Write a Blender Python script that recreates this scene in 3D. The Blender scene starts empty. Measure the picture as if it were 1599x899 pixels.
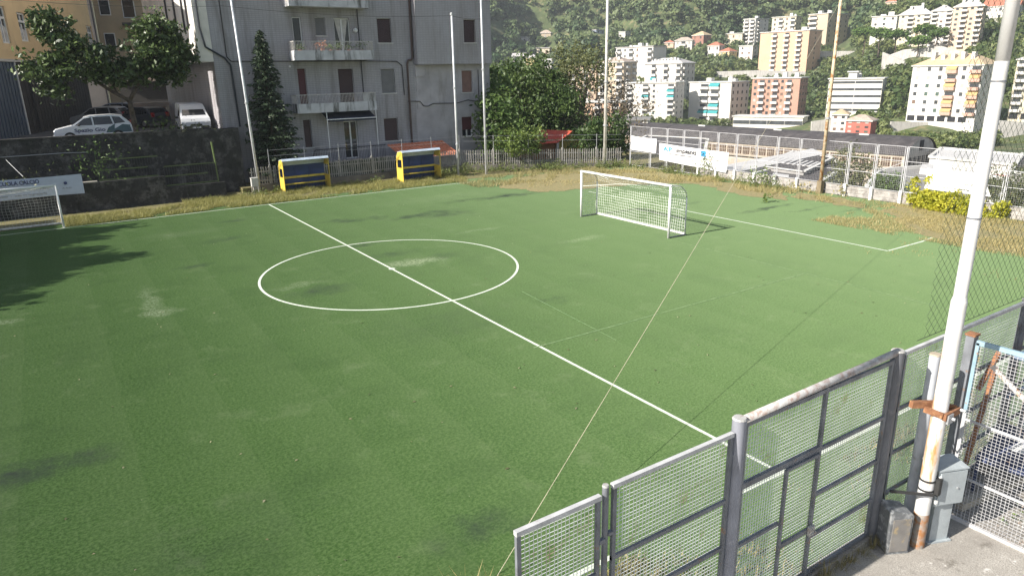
import bpy, math, random
import numpy as np
from mathutils import Vector, Matrix
random.seed(7); rng = np.random.default_rng(11)
SC = bpy.context.scene; COL = SC.collection
R = math.radians

# ---------------------------------------------------------------- camera
CAM = np.array([-10.19787, -24.18455, 7.15904])
CR = np.array([0.83555573, -0.54901439, -0.02073231]); CU = np.array([0.17941021, 0.23699192, 0.95480197]); CF = np.array([0.51928663, 0.80150985, -0.29651874])
FOC = 1089.856
cd = bpy.data.cameras.new('camera'); cam = bpy.data.objects.new('camera', cd); COL.objects.link(cam)
cd.sensor_fit = 'HORIZONTAL'; cd.sensor_width = 36; cd.lens = 36 * FOC / 1599; cd.clip_start = .1; cd.clip_end = 4000
cam.matrix_world = Matrix(((CR[0], CU[0], -CF[0], CAM[0]), (CR[1], CU[1], -CF[1], CAM[1]), (CR[2], CU[2], -CF[2], CAM[2]), (0, 0, 0, 1)))
SC.camera = cam

# ---------------------------------------------------------------- sky, sun, exposure
SUN = Vector((-4.625, .31, 2.97)).normalized()
SC.world = W = bpy.data.worlds.new('World'); W.use_nodes = True
wn = W.node_tree; sk = wn.nodes.new('ShaderNodeTexSky'); sk.sky_type = 'NISHITA'; sk.sun_disc = False
sk.sun_elevation = math.asin(SUN.z); sk.sun_rotation = math.atan2(SUN.x, SUN.y)
wn.links.new(sk.outputs[0], wn.nodes['Background'].inputs[0]); wn.nodes['Background'].inputs[1].default_value = .055
sl = bpy.data.lights.new('sun', 'SUN'); sl.energy = 5.0; sl.angle = R(.53); sl.color = (1, .94, .85)
so = bpy.data.objects.new('sun', sl); COL.objects.link(so); so.rotation_euler = SUN.to_track_quat('Z', 'Y').to_euler(); so.location = (-40, 4, 40)
SC.cycles.use_denoising = True; SC.cycles.denoising_input_passes = 'RGB_ALBEDO_NORMAL'; SC.cycles.denoising_prefilter = 'FAST'
SC.view_settings.view_transform = 'Standard'; SC.view_settings.look = 'None'; SC.view_settings.exposure = 1.2; SC.view_settings.gamma = 1

# ---------------------------------------------------------------- finding real positions
def ray(px, py): return CF + (px - 799.5) / FOC * CR - (py - 449.5) / FOC * CU
def G(px, py, z=0.): d = ray(px, py); return CAM + (z - CAM[2]) / d[2] * d          # on the level z
def YP(px, py, y): d = ray(px, py); return CAM + (y - CAM[1]) / d[1] * d            # on the plane y
def XP(px, py, x): d = ray(px, py); return CAM + (x - CAM[0]) / d[0] * d
def DP(px, py, dep): return CAM + dep * ray(px, py)
def PJ(p): v = np.array(p) - CAM; w = v @ CF; return 799.5 + FOC * (v @ CR) / w, 449.5 - FOC * (v @ CU) / w, w

# ---------------------------------------------------------------- object helpers
def link(o, parent=None):
    COL.objects.link(o)
    if parent: o.parent = parent
    return o
def tag(o, label=None, cat=None, group=None, kind=None):
    if label: o['label'] = label
    if cat: o['category'] = cat
    if group: o['group'] = group
    if kind: o['kind'] = kind
    return o
def thing(name, label, cat, loc=(0, 0, 0), rz=0, group=None):
    o = bpy.data.objects.new(name, None); o.empty_display_size = .3; o.location = tuple(float(v) for v in loc); o.rotation_euler = (0, 0, rz)
    return tag(link(o), label, cat, group)
def copy_tree(o, parent=None):
    c = o.copy(); link(c, parent)
    for ch in list(o.children): copy_tree(ch, c)
    return c
class MB:
    def __init__(s): s.v = []; s.f = []
    def add(s, vs, fs):
        n = len(s.v); s.v += [tuple(map(float, v)) for v in vs]; s.f += [tuple(i + n for i in f) for f in fs]; return s
    def box(s, a, b):
        x0, y0, z0 = a; x1, y1, z1 = b
        return s.add([(x0, y0, z0), (x1, y0, z0), (x1, y1, z0), (x0, y1, z0), (x0, y0, z1), (x1, y0, z1), (x1, y1, z1), (x0, y1, z1)],
                     [(0, 3, 2, 1), (4, 5, 6, 7), (0, 1, 5, 4), (1, 2, 6, 5), (2, 3, 7, 6), (3, 0, 4, 7)])
    def tube(s, p, q, r0, r1=None, n=8, caps=True, ph=0.):
        p = Vector(tuple(map(float, p))); q = Vector(tuple(map(float, q))); r1 = r0 if r1 is None else r1
        d = (q - p).normalized(); u = d.orthogonal().normalized() if abs(d.z) > .99 else d.cross(Vector((0, 0, 1))).normalized(); w = d.cross(u)
        vs = []
        for c, r in ((p, r0), (q, r1)):
            for k in range(n):
                a = 2 * math.pi * k / n + ph; vs.append(c + u * (r * math.cos(a)) + w * (r * math.sin(a)))
        fs = [(k, (k + 1) % n, n + (k + 1) % n, n + k) for k in range(n)]
        if caps: fs += [tuple(range(n - 1, -1, -1)), tuple(range(n, 2 * n))]
        return s.add(vs, fs)
    def path(s, pts, r, n=6):
        for a, b in zip(pts[:-1], pts[1:]): s.tube(a, b, r, n=n)
        return s
    def bar(s, p, q, w, h):                                    # square section, w across, h up
        p = Vector(tuple(map(float, p))); q = Vector(tuple(map(float, q))); d = (q - p).normalized()
        u = Vector((1, 0, 0)) if abs(d.z) > .99 else d.cross(Vector((0, 0, 1))).normalized(); v = u.cross(d)
        vs = [c + u * (a * w / 2) + v * (b * h / 2) for c in (p, q) for a, b in ((-1, -1), (1, -1), (1, 1), (-1, 1))]
        return s.add(vs, [(0, 1, 2, 3), (7, 6, 5, 4), (0, 4, 5, 1), (1, 5, 6, 2), (2, 6, 7, 3), (3, 7, 4, 0)])
    def prism(s, pts, z0, z1):
        n = len(pts); vs = [(p[0], p[1], z0) for p in pts] + [(p[0], p[1], z1) for p in pts]
        return s.add(vs, [tuple(range(n - 1, -1, -1)), tuple(range(n, 2 * n))] + [(k, (k + 1) % n, n + (k + 1) % n, n + k) for k in range(n)])
    def extr(s, prof, y0, y1):                                 # xz profile pushed along y
        n = len(prof); vs = [(p[0], y0, p[1]) for p in prof] + [(p[0], y1, p[1]) for p in prof]
        return s.add(vs, [tuple(range(n)), tuple(range(2 * n - 1, n - 1, -1))] + [(k, n + k, n + (k + 1) % n, (k + 1) % n) for k in range(n)])
    def ball(s, c, r, n=8, m=5):
        vs = []; fs = []
        rx, ry, rz = r if isinstance(r, tuple) else (r, r, r)
        for j in range(m + 1):
            t = math.pi * j / m
            for k in range(n):
                a = 2 * math.pi * k / n; vs.append((c[0] + rx * math.sin(t) * math.cos(a), c[1] + ry * math.sin(t) * math.sin(a), c[2] + rz * math.cos(t)))
        for j in range(m):
            for k in range(n): fs.append((j * n + k, (j + 1) * n + k, (j + 1) * n + (k + 1) % n, j * n + (k + 1) % n))
        return s.add(vs, fs)
    def mesh(s, name, mat, off=None, smooth=False):
        vs = s.v if off is None else [(v[0] - off[0], v[1] - off[1], v[2] - off[2]) for v in s.v]
        m = bpy.data.meshes.new(name); m.from_pydata(vs, [], s.f); m.materials.append(mat)
        if smooth: m.polygons.foreach_set('use_smooth', [True] * len(m.polygons))
        m.update(); return m
    def build(s, name, mat, parent=None, world=False, smooth=False, label=None, cat=None, group=None, kind=None):
        off = None
        if world and parent:
            off = Vector(parent.location); p = parent.parent
            while p: off = off + Vector(p.location); p = p.parent
        o = bpy.data.objects.new(name, s.mesh(name, mat, off, smooth)); link(o, parent)
        return tag(o, label, cat, group, kind)
def inst(name, mesh, parent, loc=(0, 0, 0), rz=0, kind=None, label=None):
    o = bpy.data.objects.new(name, mesh); link(o, parent); o.location = tuple(map(float, loc)); o.rotation_euler = (0, 0, rz)
    return tag(o, label, kind=kind)
def npmesh(name, verts, quads, mat, tone=None, k=4):
    m = bpy.data.meshes.new(name); nf = len(quads)
    m.vertices.add(len(verts)); m.vertices.foreach_set('co', np.asarray(verts, 'f').ravel())
    m.loops.add(nf * k); m.loops.foreach_set('vertex_index', np.asarray(quads, 'i').ravel())
    m.polygons.add(nf); m.polygons.foreach_set('loop_start', np.arange(0, nf * k, k, dtype='i')); m.polygons.foreach_set('loop_total', np.full(nf, k, 'i'))
    m.materials.append(mat)
    if tone is not None:
        at = m.attributes.new('tone', 'FLOAT', 'FACE'); at.data.foreach_set('value', np.asarray(tone, 'f'))
    m.update(calc_edges=True); return m

# ---------------------------------------------------------------- materials
def nt(name):
    m = bpy.data.materials.new(name); m.use_nodes = True; t = m.node_tree; return m, t, t.nodes['Principled BSDF']
def N(t, typ, **kw):
    n = t.nodes.new(typ)
    for k, v in kw.items():
        if k[0] == 'i' and k[1:].isdigit(): n.inputs[int(k[1:])].default_value = v
        else: setattr(n, k, v)
    return n
def math_(t, op, a, b=None, c=None):
    n = N(t, 'ShaderNodeMath', operation=op)
    for i, v in enumerate((a, b, c)):
        if v is None: continue
        if isinstance(v, (int, float)): n.inputs[i].default_value = v
        else: t.links.new(v, n.inputs[i])
    return n.outputs[0]
def mixc(t, fac, a, b, mode='MIX'):
    n = N(t, 'ShaderNodeMix', data_type='RGBA', blend_type=mode)
    for i, v in ((0, fac), (6, a), (7, b)):
        if isinstance(v, (int, float)): n.inputs[i].default_value = v
        elif isinstance(v, tuple): n.inputs[i].default_value = (*v[:3], 1)
        else: t.links.new(v, n.inputs[i])
    return n.outputs[2]
def noise(t, scale, detail=3, vec=None, rough=.55):
    n = N(t, 'ShaderNodeTexNoise'); n.inputs['Scale'].default_value = scale; n.inputs['Detail'].default_value = detail; n.inputs['Roughness'].default_value = rough
    t.links.new(vec if vec is not None else pos(t), n.inputs['Vector']); return n.outputs[0]
def pos(t):
    for n in t.nodes:
        if n.bl_idname == 'ShaderNodeNewGeometry': return n.outputs['Position']
    return N(t, 'ShaderNodeNewGeometry').outputs['Position']
def ramp(t, v, lo, hi):
    n = N(t, 'ShaderNodeMapRange'); n.inputs[1].default_value = lo; n.inputs[2].default_value = hi; t.links.new(v, n.inputs[0]); return n.outputs[0]
def bump(t, b, h, s, d=.02):
    n = N(t, 'ShaderNodeBump'); n.inputs['Strength'].default_value = s; n.inputs['Distance'].default_value = d; t.links.new(h, n.inputs['Height']); t.links.new(n.outputs[0], b.inputs['Normal'])
_mc = {}
def mat(name, col, rough=.75, metal=0., var=.18, scale=2.5, dirt=None, dirt_amt=(.55, .75), bmp=0., bscale=20, streak=False, fine=0.):
    if name in _mc: return _mc[name]
    m, t, b = nt(name); b.inputs['Roughness'].default_value = rough; b.inputs['Metallic'].default_value = metal
    dk = tuple(c * (1 - var) for c in col); lt = tuple(min(1, c * (1 + var)) for c in col)
    c = mixc(t, ramp(t, noise(t, scale, 4), .3, .7), dk, lt)
    if fine: c = mixc(t, ramp(t, noise(t, scale * 22, 2), .35, .65), c, tuple(x * (1 - fine) for x in col))
    if dirt:
        v = None
        if streak:
            mp = N(t, 'ShaderNodeMapping'); mp.inputs['Scale'].default_value = (1.6, 1.6, .22); t.links.new(pos(t), mp.inputs[0]); v = mp.outputs[0]
        d = ramp(t, noise(t, 1.1 if streak else scale * 1.7, 5, v, .65), *dirt_amt); c = mixc(t, d, c, dirt)
    t.links.new(c, b.inputs['Base Color'])
    if bmp: bump(t, b, noise(t, bscale, 4), bmp)
    _mc[name] = m; return m
def plain(name, col, rough=.5, metal=0., **kw):
    return mat(name, col, rough, metal, var=.07, scale=3, **kw)
def leafmat(name, dark, light, trans=.25, scale=1.3, rough=.55):
    if name in _mc: return _mc[name]
    m, t, b = nt(name); b.inputs['Roughness'].default_value = rough
    at = N(t, 'ShaderNodeAttribute', attribute_name='tone'); f = math_(t, 'ADD', math_(t, 'MULTIPLY', at.outputs['Fac'], .7), math_(t, 'MULTIPLY', noise(t, scale, 2), .5))
    c = mixc(t, ramp(t, f, .25, .95), dark, light); t.links.new(c, b.inputs['Base Color'])
    tr = N(t, 'ShaderNodeBsdfTranslucent'); t.links.new(c, tr.inputs[0]); mx = N(t, 'ShaderNodeMixShader'); mx.inputs[0].default_value = trans
    t.links.new(b.outputs[0], mx.inputs[1]); t.links.new(tr.outputs[0], mx.inputs[2]); t.links.new(mx.outputs[0], t.nodes['Material Output'].inputs[0])
    _mc[name] = m; return m

def turf_material():
    m, t, b = nt('artificial_turf'); b.inputs['Roughness'].default_value = .9; b.inputs['Specular IOR Level'].default_value = .1
    p = pos(t)
    big = ramp(t, noise(t, .16, 4), .3, .7); mid = ramp(t, noise(t, 1.4, 5, rough=.65), .3, .7); fin = ramp(t, noise(t, 38, 3, rough=.7), .3, .7)
    c = mixc(t, big, (.033, .082, .017), (.06, .125, .03)); c = mixc(t, math_(t, 'MULTIPLY', mid, .55), c, (.064, .124, .034))
    g1 = ramp(t, noise(t, 21, 3, rough=.9), .41, .59); mpg = N(t, 'ShaderNodeMapping'); mpg.inputs['Scale'].default_value = (15, 19, 9); t.links.new(p, mpg.inputs[0]); g2 = ramp(t, noise(t, 1, 3, mpg.outputs[0], .9), .46, .56)
    c = mixc(t, math_(t, 'MULTIPLY', fin, .45), c, (.016, .044, .008)); c = mixc(t, math_(t, 'MULTIPLY', g1, .6), c, (.014, .037, .007)); c = mixc(t, math_(t, 'MULTIPLY', g2, .5), c, (.12, .19, .07))
    # brushed lay of the fibres, running across the pitch
    mp = N(t, 'ShaderNodeMapping'); mp.inputs['Rotation'].default_value = (0, 0, .12); mp.inputs['Scale'].default_value = (.5, 5., 1); t.links.new(p, mp.inputs[0])
    c = mixc(t, math_(t, 'MULTIPLY', ramp(t, noise(t, 1.2, 4, mp.outputs[0]), .45, .75), .18), c, (.092, .152, .055))
    sl_ = N(t, 'ShaderNodeTexWave', wave_type='BANDS', bands_direction='X', wave_profile='SAW'); sl_.inputs['Scale'].default_value = .16; sl_.inputs['Distortion'].default_value = .25; sl_.inputs['Detail'].default_value = 2; t.links.new(p, sl_.inputs['Vector'])
    c = mixc(t, math_(t, 'MULTIPLY', ramp(t, sl_.outputs['Fac'], .2, 1.), .16), c, (.1, .15, .06)); c = mixc(t, math_(t, 'MULTIPLY', ramp(t, noise(t, .45, 5, rough=.7), .52, .72), .4), c, (.028, .06, .018)); c = mixc(t, math_(t, 'MULTIPLY', ramp(t, noise(t, .7, 6, rough=.75), .56, .7), .3), c, (.15, .19, .1))
    # far end is paler and bluer: backscattered sunlight on the fibres, painted into the colour
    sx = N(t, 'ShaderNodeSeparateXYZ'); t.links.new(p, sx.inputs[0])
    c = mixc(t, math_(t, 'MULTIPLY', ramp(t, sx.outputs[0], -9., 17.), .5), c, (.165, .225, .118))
    wob = N(t, 'ShaderNodeTexNoise'); wob.inputs['Scale'].default_value = 1.1; wob.inputs['Detail'].default_value = 5; wob.inputs['Roughness'].default_value = .7; t.links.new(p, wob.inputs['Vector'])
    wv = N(t, 'ShaderNodeVectorMath', operation='MULTIPLY_ADD'); t.links.new(wob.outputs['Color'], wv.inputs[0]); wv.inputs[1].default_value = (1.7, 1.7, 0); wv.inputs[2].default_value = (-.85, -.85, 0)
    ad = N(t, 'ShaderNodeVectorMath', operation='ADD'); t.links.new(p, ad.inputs[0]); t.links.new(wv.outputs[0], ad.inputs[1])
    grain = ramp(t, noise(t, 10, 6, rough=.85), .44, .6)
    D = (.026, .036, .03); L = (.34, .38, .26)
    for x, y, rx, ry, col, amt in ((-11.5, -9.2, 1.3, .55, D, .75), (12.6, 10.9, 2.2, .55, D, .7), (6.8, 8.3, 1.5, .7, D, .5), (4.9, 8.7, 1.1, .4, D, .5), (2.1, 9.8, .9, .45, D, .65), (3.6, 9.7, .5, .5, D, .6),
                                   (1.3, 10.4, .6, .3, D, .5), (-2.9, 13.9, .9, .3, D, .55), (-4.2, 9.5, 1.2, .4, D, .35), (.5, 4.5, .8, .25, D, .6), (-6.2, 5.2, .8, .3, D, .55), (-3., -1., 1.2, .6, D, .45), (.9, 2.2, 1.3, .5, D, .35), (2.6, .6, .8, .4, D, .3), (6.2, 9.1, 1.6, .5, D, .5), (9.3, 11.2, 1.5, .4, D, .45), (-5.3, -15.6, .9, .5, D, .5), (2.7, -6.7, .7, .4, D, .4),
                                   (-1., -6.5, 2.6, 1.6, D, .18), (-9, -13.5, 2.2, 1.2, D, .16), (18.9, 2.4, .9, .3, D, .3), (21., -1.2, 2.3, .22, D, .6), (24.5, -4.2, 2., .18, D, .6), (22.3, -2.6, 1.6, .15, D, .5),
                                   (1.3, .35, 1.1, .5, L, .8), (.4, .5, .6, .5, L, .55), (-3.6, .1, 1.2, .3, L, .3), (-8.25, 1.2, .35, 1.9, L, .45), (-8.1, -.3, .5, .5, L, .55), (-12.6, 1.6, .7, .35, L, .6), (8.9, -.6, 1.2, .3, L, .4), (6.2, 3.8, 1.2, .25, L, .3), (-5.5, 12.2, 2., .8, L, .14), (9., 13., 4., 1.2, L, .12)):
        q = N(t, 'ShaderNodeVectorMath', operation='SUBTRACT'); t.links.new(ad.outputs[0], q.inputs[0]); q.inputs[1].default_value = (x, y, 0)
        s2 = N(t, 'ShaderNodeVectorMath', operation='MULTIPLY'); t.links.new(q.outputs[0], s2.inputs[0]); s2.inputs[1].default_value = (1 / rx, 1 / ry, 0)
        ln = N(t, 'ShaderNodeVectorMath', operation='LENGTH'); t.links.new(s2.outputs[0], ln.inputs[0])
        f = math_(t, 'MULTIPLY', ramp(t, ln.outputs['Value'], 1.25, .3), math_(t, 'MULTIPLY', grain if col is L else mid, amt * (1.0 if col is L else 1.5)))
        f = math_(t, 'MINIMUM', f, .9); c = mixc(t, f, c, col)
    # scattered pale flecks of grit
    fl = ramp(t, noise(t, 9, 2, rough=.8), .735, .77); c = mixc(t, math_(t, 'MULTIPLY', fl, .4), c, (.4, .42, .3))
    t.links.new(c, b.inputs['Base Color'])
    n2 = math_(t, 'ADD', noise(t, 55, 3), math_(t, 'MULTIPLY', noise(t, 30, 3), .5)); bump(t, b, n2, .3, .01)
    b.inputs['Diffuse Roughness'].default_value = 1.; b.inputs['Sheen Weight'].default_value = .0; b.inputs['Sheen Roughness'].default_value = .4; b.inputs['Sheen Tint'].default_value = (.75, 1, .6, 1)
    return m
def line_material():
    m, t, b = nt('line_paint'); b.inputs['Roughness'].default_value = .8
    c = mixc(t, math_(t, 'MULTIPLY', ramp(t, noise(t, 14, 4, rough=.7), .5, .68), .6), (.66, .71, .6), (.26, .36, .2)); t.links.new(c, b.inputs['Base Color']); return m
def faint_material():
    m, t, b = nt('worn_line_paint'); b.inputs['Roughness'].default_value = .85
    c = mixc(t, ramp(t, noise(t, 5, 5, rough=.75), .4, .62), (.22, .31, .15), (.1, .18, .065)); t.links.new(c, b.inputs['Base Color']); return m
def tile_wall(name, col, mort, dirt):
    m, t, b = nt(name); b.inputs['Roughness'].default_value = .6
    mp = N(t, 'ShaderNodeCombineXYZ'); sx = N(t, 'ShaderNodeSeparateXYZ'); t.links.new(pos(t), sx.inputs[0])
    t.links.new(math_(t, 'ADD', sx.outputs[0], sx.outputs[1]), mp.inputs[0]); t.links.new(sx.outputs[2], mp.inputs[1])
    br = N(t, 'ShaderNodeTexBrick'); br.offset = 0; t.links.new(mp.outputs[0], br.inputs['Vector']); br.inputs['Scale'].default_value = 1
    br.inputs['Brick Width'].default_value = .24; br.inputs['Row Height'].default_value = .12; br.inputs['Mortar Size'].default_value = .012
    for i, cc in ((1, col), (2, tuple(x * .93 for x in col)), (3, mort)): br.inputs[i].default_value = (*cc, 1)
    c = mixc(t, ramp(t, noise(t, .35, 4), .35, .65), br.outputs[0], mixc(t, .22, br.outputs[0], (.2, .17, .15)))
    mp2 = N(t, 'ShaderNodeMapping'); mp2.inputs['Scale'].default_value = (1.2, 1.2, .12); t.links.new(pos(t), mp2.inputs[0])
    c = mixc(t, math_(t, 'MULTIPLY', ramp(t, noise(t, 1.3, 5, mp2.outputs[0], .65), .5, .72), .75), c, dirt)
    t.links.new(c, b.inputs['Base Color']); bump(t, b, br.outputs['Fac'], -.25, .01); return m
def stone_wall_material():
    m, t, b = nt('old_masonry'); b.inputs['Roughness'].default_value = .95
    vo = N(t, 'ShaderNodeTexVoronoi'); vo.inputs['Scale'].default_value = 2.6; t.links.new(pos(t), vo.inputs['Vector'])
    c = mixc(t, ramp(t, noise(t, .8, 5, rough=.7), .35, .65), (.02, .02, .021), (.055, .054, .053)); c = mixc(t, math_(t, 'MULTIPLY', vo.outputs['Distance'], .4), c, (.035, .032, .03))
    mp2 = N(t, 'ShaderNodeMapping'); mp2.inputs['Scale'].default_value = (1., 1., .2); t.links.new(pos(t), mp2.inputs[0])
    c = mixc(t, ramp(t, noise(t, 1.6, 5, mp2.outputs[0], .7), .5, .7), c, (.022, .026, .018)); c = mixc(t, ramp(t, noise(t, 1.3, 6, rough=.75), .5, .66), c, (.13, .125, .12)); c = mixc(t, ramp(t, noise(t, 6, 4, rough=.7), .55, .7), c, (.02, .02, .02))
    t.links.new(c, b.inputs['Base Color']); bump(t, b, noise(t, 5, 5, rough=.7), .8, .08); return m
def concrete_material():
    m, t, b = nt('old_concrete'); b.inputs['Roughness'].default_value = .92
    c = mixc(t, ramp(t, noise(t, .9, 6, rough=.7), .3, .7), (.24, .22, .2), (.5, .475, .43)); c = mixc(t, ramp(t, noise(t, 60, 2), .4, .65), c, (.27, .25, .22))
    c = mixc(t, ramp(t, noise(t, 1.7, 6, rough=.8), .54, .66), c, (.15, .135, .115)); c = mixc(t, ramp(t, noise(t, 3.1, 6, rough=.8), .6, .66), c, (.58, .56, .52))
    t.links.new(c, b.inputs['Base Color']); bump(t, b, noise(t, 30, 5), .5, .02); return m
def rust_pole_material():
    m, t, b = nt('rusting_white_paint'); b.inputs['Roughness'].default_value = .55
    mp = N(t, 'ShaderNodeMapping'); mp.inputs['Scale'].default_value = (5, 5, .9); t.links.new(pos(t), mp.inputs[0])
    sx = N(t, 'ShaderNodeSeparateXYZ'); t.links.new(pos(t), sx.inputs[0])
    low = ramp(t, sx.outputs[2], 4.6, 2.2); up = ramp(t, sx.outputs[2], .7, 1.5)
    f = ramp(t, math_(t, 'ADD', noise(t, 1.1, 5, mp.outputs[0], .7), math_(t, 'MULTIPLY', math_(t, 'MULTIPLY', low, up), .13)), .62, .74)
    c = mixc(t, f, mixc(t, ramp(t, noise(t, 2.4, 4), .4, .7), (.66, .66, .66), (.56, .55, .52)), mixc(t, noise(t, 14, 3), (.42, .19, .06), (.6, .4, .2))); t.links.new(c, b.inputs['Base Color']); return m
# ================================================================ THE SETTING
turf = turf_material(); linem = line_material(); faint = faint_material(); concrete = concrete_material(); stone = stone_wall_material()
white_paint = plain('white_paint', (.78, .78, .76), .4); galv = plain('galvanised_steel', (.42, .43, .44), .45, .4); cable_m = plain('black_cable', (.03, .03, .03), .6)
soil = mat('dry_soil', (.17, .15, .065), .95, var=.3, scale=1.2, dirt=(.09, .115, .035), bmp=.5, bscale=9)
def sheet(name, pts, z, m, kind='structure'):
    b = MB(); b.add([(p[0], p[1], z) for p in pts], [tuple(range(len(pts)))]); return b.build(name, m, kind=kind)
# football ground: one big platform with a drop on its valley side
b = MB(); b.prism([(-70, -60), (27.35, -60), (27.35, 16.55), (34, 15.2), (34, 60), (-70, 60)], -12, -.012); b.build('ground', soil, kind='structure')
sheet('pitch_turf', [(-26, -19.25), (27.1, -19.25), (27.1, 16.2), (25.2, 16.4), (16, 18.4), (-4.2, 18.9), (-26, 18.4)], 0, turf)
sheet('concrete_pavement', [(-30, -45), (27.2, -45), (27.2, -19.25), (-30, -19.25)], .004, concrete)
def strip(name, pts, w, z, m, closed=False):
    n = len(pts); L = []; Rr = []
    for i in range(n):
        a = Vector(pts[i - 1 if i or closed else 0]); c = Vector(pts[(i + 1) % n if i < n - 1 or closed else n - 1]); d = (c - a).normalized(); q = Vector((-d.y, d.x)) * w / 2; p = Vector(pts[i]); L.append(p + q); Rr.append(p - q)
    b = MB(); vs = [(p.x, p.y, z) for p in L + Rr]
    b.add(vs, [(i, n + i, n + (i + 1) % n, (i + 1) % n) for i in range(n if closed else n - 1)]); return b.build(name, m, kind='structure')
strip('centre_line_marking', [(0, -17.36), (0, 17.55)], .085, .004, linem)
strip('centre_circle_marking', [(4.83 * math.cos(a), 4.83 * math.sin(a)) for a in np.linspace(0, 2 * math.pi, 97)[:-1]], .09, .008, linem, True)
b = MB(); b.add([(.13 * math.cos(a), .13 * math.sin(a), .012) for a in np.linspace(0, 6.283, 17)[:-1]], [tuple(range(16))]); b.build('centre_spot_marking', linem, kind='structure')
strip('near_touchline_marking', [(-26, -17.4), (24.7, -17.4)], .09, .0043, linem)
strip('far_touchline_marking', [(-26, 17.55), (0, 17.55), (12.2, 17.2), (13.5, 17.05)], .075, .0043, linem)
strip('goal_line_marking', [(24.7, -17.3), (24.7, -1.6)], .08, .0046, faint)
strip('penalty_area_marking', [(17.05, -9.75), (17.05, 9.)], .085, .004, linem)
strip('penalty_area_side_marking', [(17.1, -9.75), (19.6, -9.75), (21, -9.6), (24.6, -9.6)], .08, .0049, linem)
strip('five_a_side_line_marking', [(11.73, -17.2), (11.73, -3.6)], .05, .004, faint)
strip('five_a_side_cross_marking', [(-.2, -9.75), (11.6, -9.75)], .05, .0052, faint)
strip('five_a_side_short_marking', [tuple(G(815, 455)[:2]), tuple(G(962, 531)[:2])], .028, .006, faint)
# upper car park behind the retaining wall
b = MB(); b.prism([(-40, 24.2), (.1, 24.2), (-.2, 26), (-.3, 80), (-40, 100)], -.5, 3.62); b.build('car_park_ground', mat('worn_asphalt', (.075, .075, .08), .9, var=.2, scale=1.5, bmp=.3, bscale=40), kind='structure')
b = MB(); b.prism([(-.3, 60), (40, 60), (40, 110), (-40, 110), (-40, 90)], -.5, 3.4); b.build('back_alley_ground', soil, kind='structure')

thatch = mat('dry_thatch', (.33, .27, .13), .95, var=.3, scale=5, dirt=(.14, .18, .06), dirt_amt=(.5, .66), fine=.35, bmp=.6, bscale=30)
def ragged(name, pts, z):
    P = []; n = len(pts)
    for i in range(n):
        a = np.array(pts[i]); c = np.array(pts[(i + 1) % n]); k = max(2, int(np.hypot(*(c - a)) / .25))
        for j in range(k): p = a + (c - a) * j / k; P.append(p + rng.normal(0, .11, 2) + .16 * np.array([math.sin(p[1] * 2.7), math.sin(p[0] * 3.1)]))
    from mathutils.geometry import tessellate_polygon
    b = MB(); tri = tessellate_polygon([[Vector((p[0], p[1], 0)) for p in P]]); b.add([(min(p[0], 26.95), p[1], z) for p in P], tri); return b.build(name, thatch, kind='structure')
ragged('dry_thatch_corner', [(26.8, -4.6), (24.6, -5.3), (22.9, -6.9), (21.0, -8.7), (20.4, -11.2), (20.3, -13.2), (20.8, -16.5), (26.8, -17.5)], .009)
gp_ = lambda *q: [tuple(G(x, y)[:2]) for x, y in q]
ragged('dry_thatch_verge', gp_((772, 292), (850, 300), (905, 296), (1000, 288), (1085, 287), (1150, 304), (1225, 312), (1222, 300), (1130, 284), (1080, 274), (1000, 266), (925, 264), (860, 270), (800, 278)), .009)
ragged('dry_thatch_edge', gp_((1240, 309), (1300, 318), (1345, 327), (1350, 318), (1290, 306), (1240, 300)), .009)

# ---------------------------------------------------------------- blades: dry strips and weeds (nobody could count them)
grass_m = leafmat('dry_grass_blades', (.14, .16, .045), (.5, .42, .2), .35, 1.1)
weed_m = leafmat('weed_leaves', (.075, .125, .03), (.22, .25, .08), .3, 2.)
def blades(name, areas, m, zf=None):
    V = []; T = []
    for (x0, x1, y0, y1, n, h, tn, edge) in areas:
        x = rng.uniform(x0, x1, n); y = rng.uniform(y0, y1, n)
        keep = np.ones(n, bool)
        if edge:                                                 # ragged edges
            wv = np.sin(x * 1.9) * np.sin(y * 2.3 + 1) + np.sin(x * .7 + y * 1.1) + .6 * np.sin(4.1 * x - 3.3 * y); keep = wv + rng.normal(0, .35, n) > edge
        x, y = x[keep], y[keep]; n = len(x); hh = h * rng.uniform(.4, 1.3, n); w = .006 + .03 * hh; a = rng.uniform(0, 6.28, n); ln = rng.normal(0, .45, (n, 2)) * hh[:, None]
        p = np.zeros((n, 3, 3)); p[:, 0] = np.stack([x - w * np.cos(a), y - w * np.sin(a), 0 * x], 1); p[:, 1] = np.stack([x + w * np.cos(a), y + w * np.sin(a), 0 * x], 1)
        p[:, 2] = np.stack([x + ln[:, 0], y + ln[:, 1], hh], 1); V.append(p.reshape(-1, 3)); T.append(np.clip(rng.normal(tn, .18, n), 0, 1))
    V = np.concatenate(V); o = bpy.data.objects.new(name, npmesh(name, V, np.arange(len(V)).reshape(-1, 3), m, np.concatenate(T), 3)); return tag(link(o), kind='stuff')
blades('verge_grass', [(-10.2, -4, 17.75, 20.6, 11000, .22, .55, -.8), (-4, 2.5, 17.75, 21.9, 14000, .22, .55, -.8), (2.5, 14, 17.6, 21.8, 19000, .22, .55, -.7)], leafmat('verge_blades', (.14, .165, .04), (.43, .39, .14), .35, 1.1))
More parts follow.
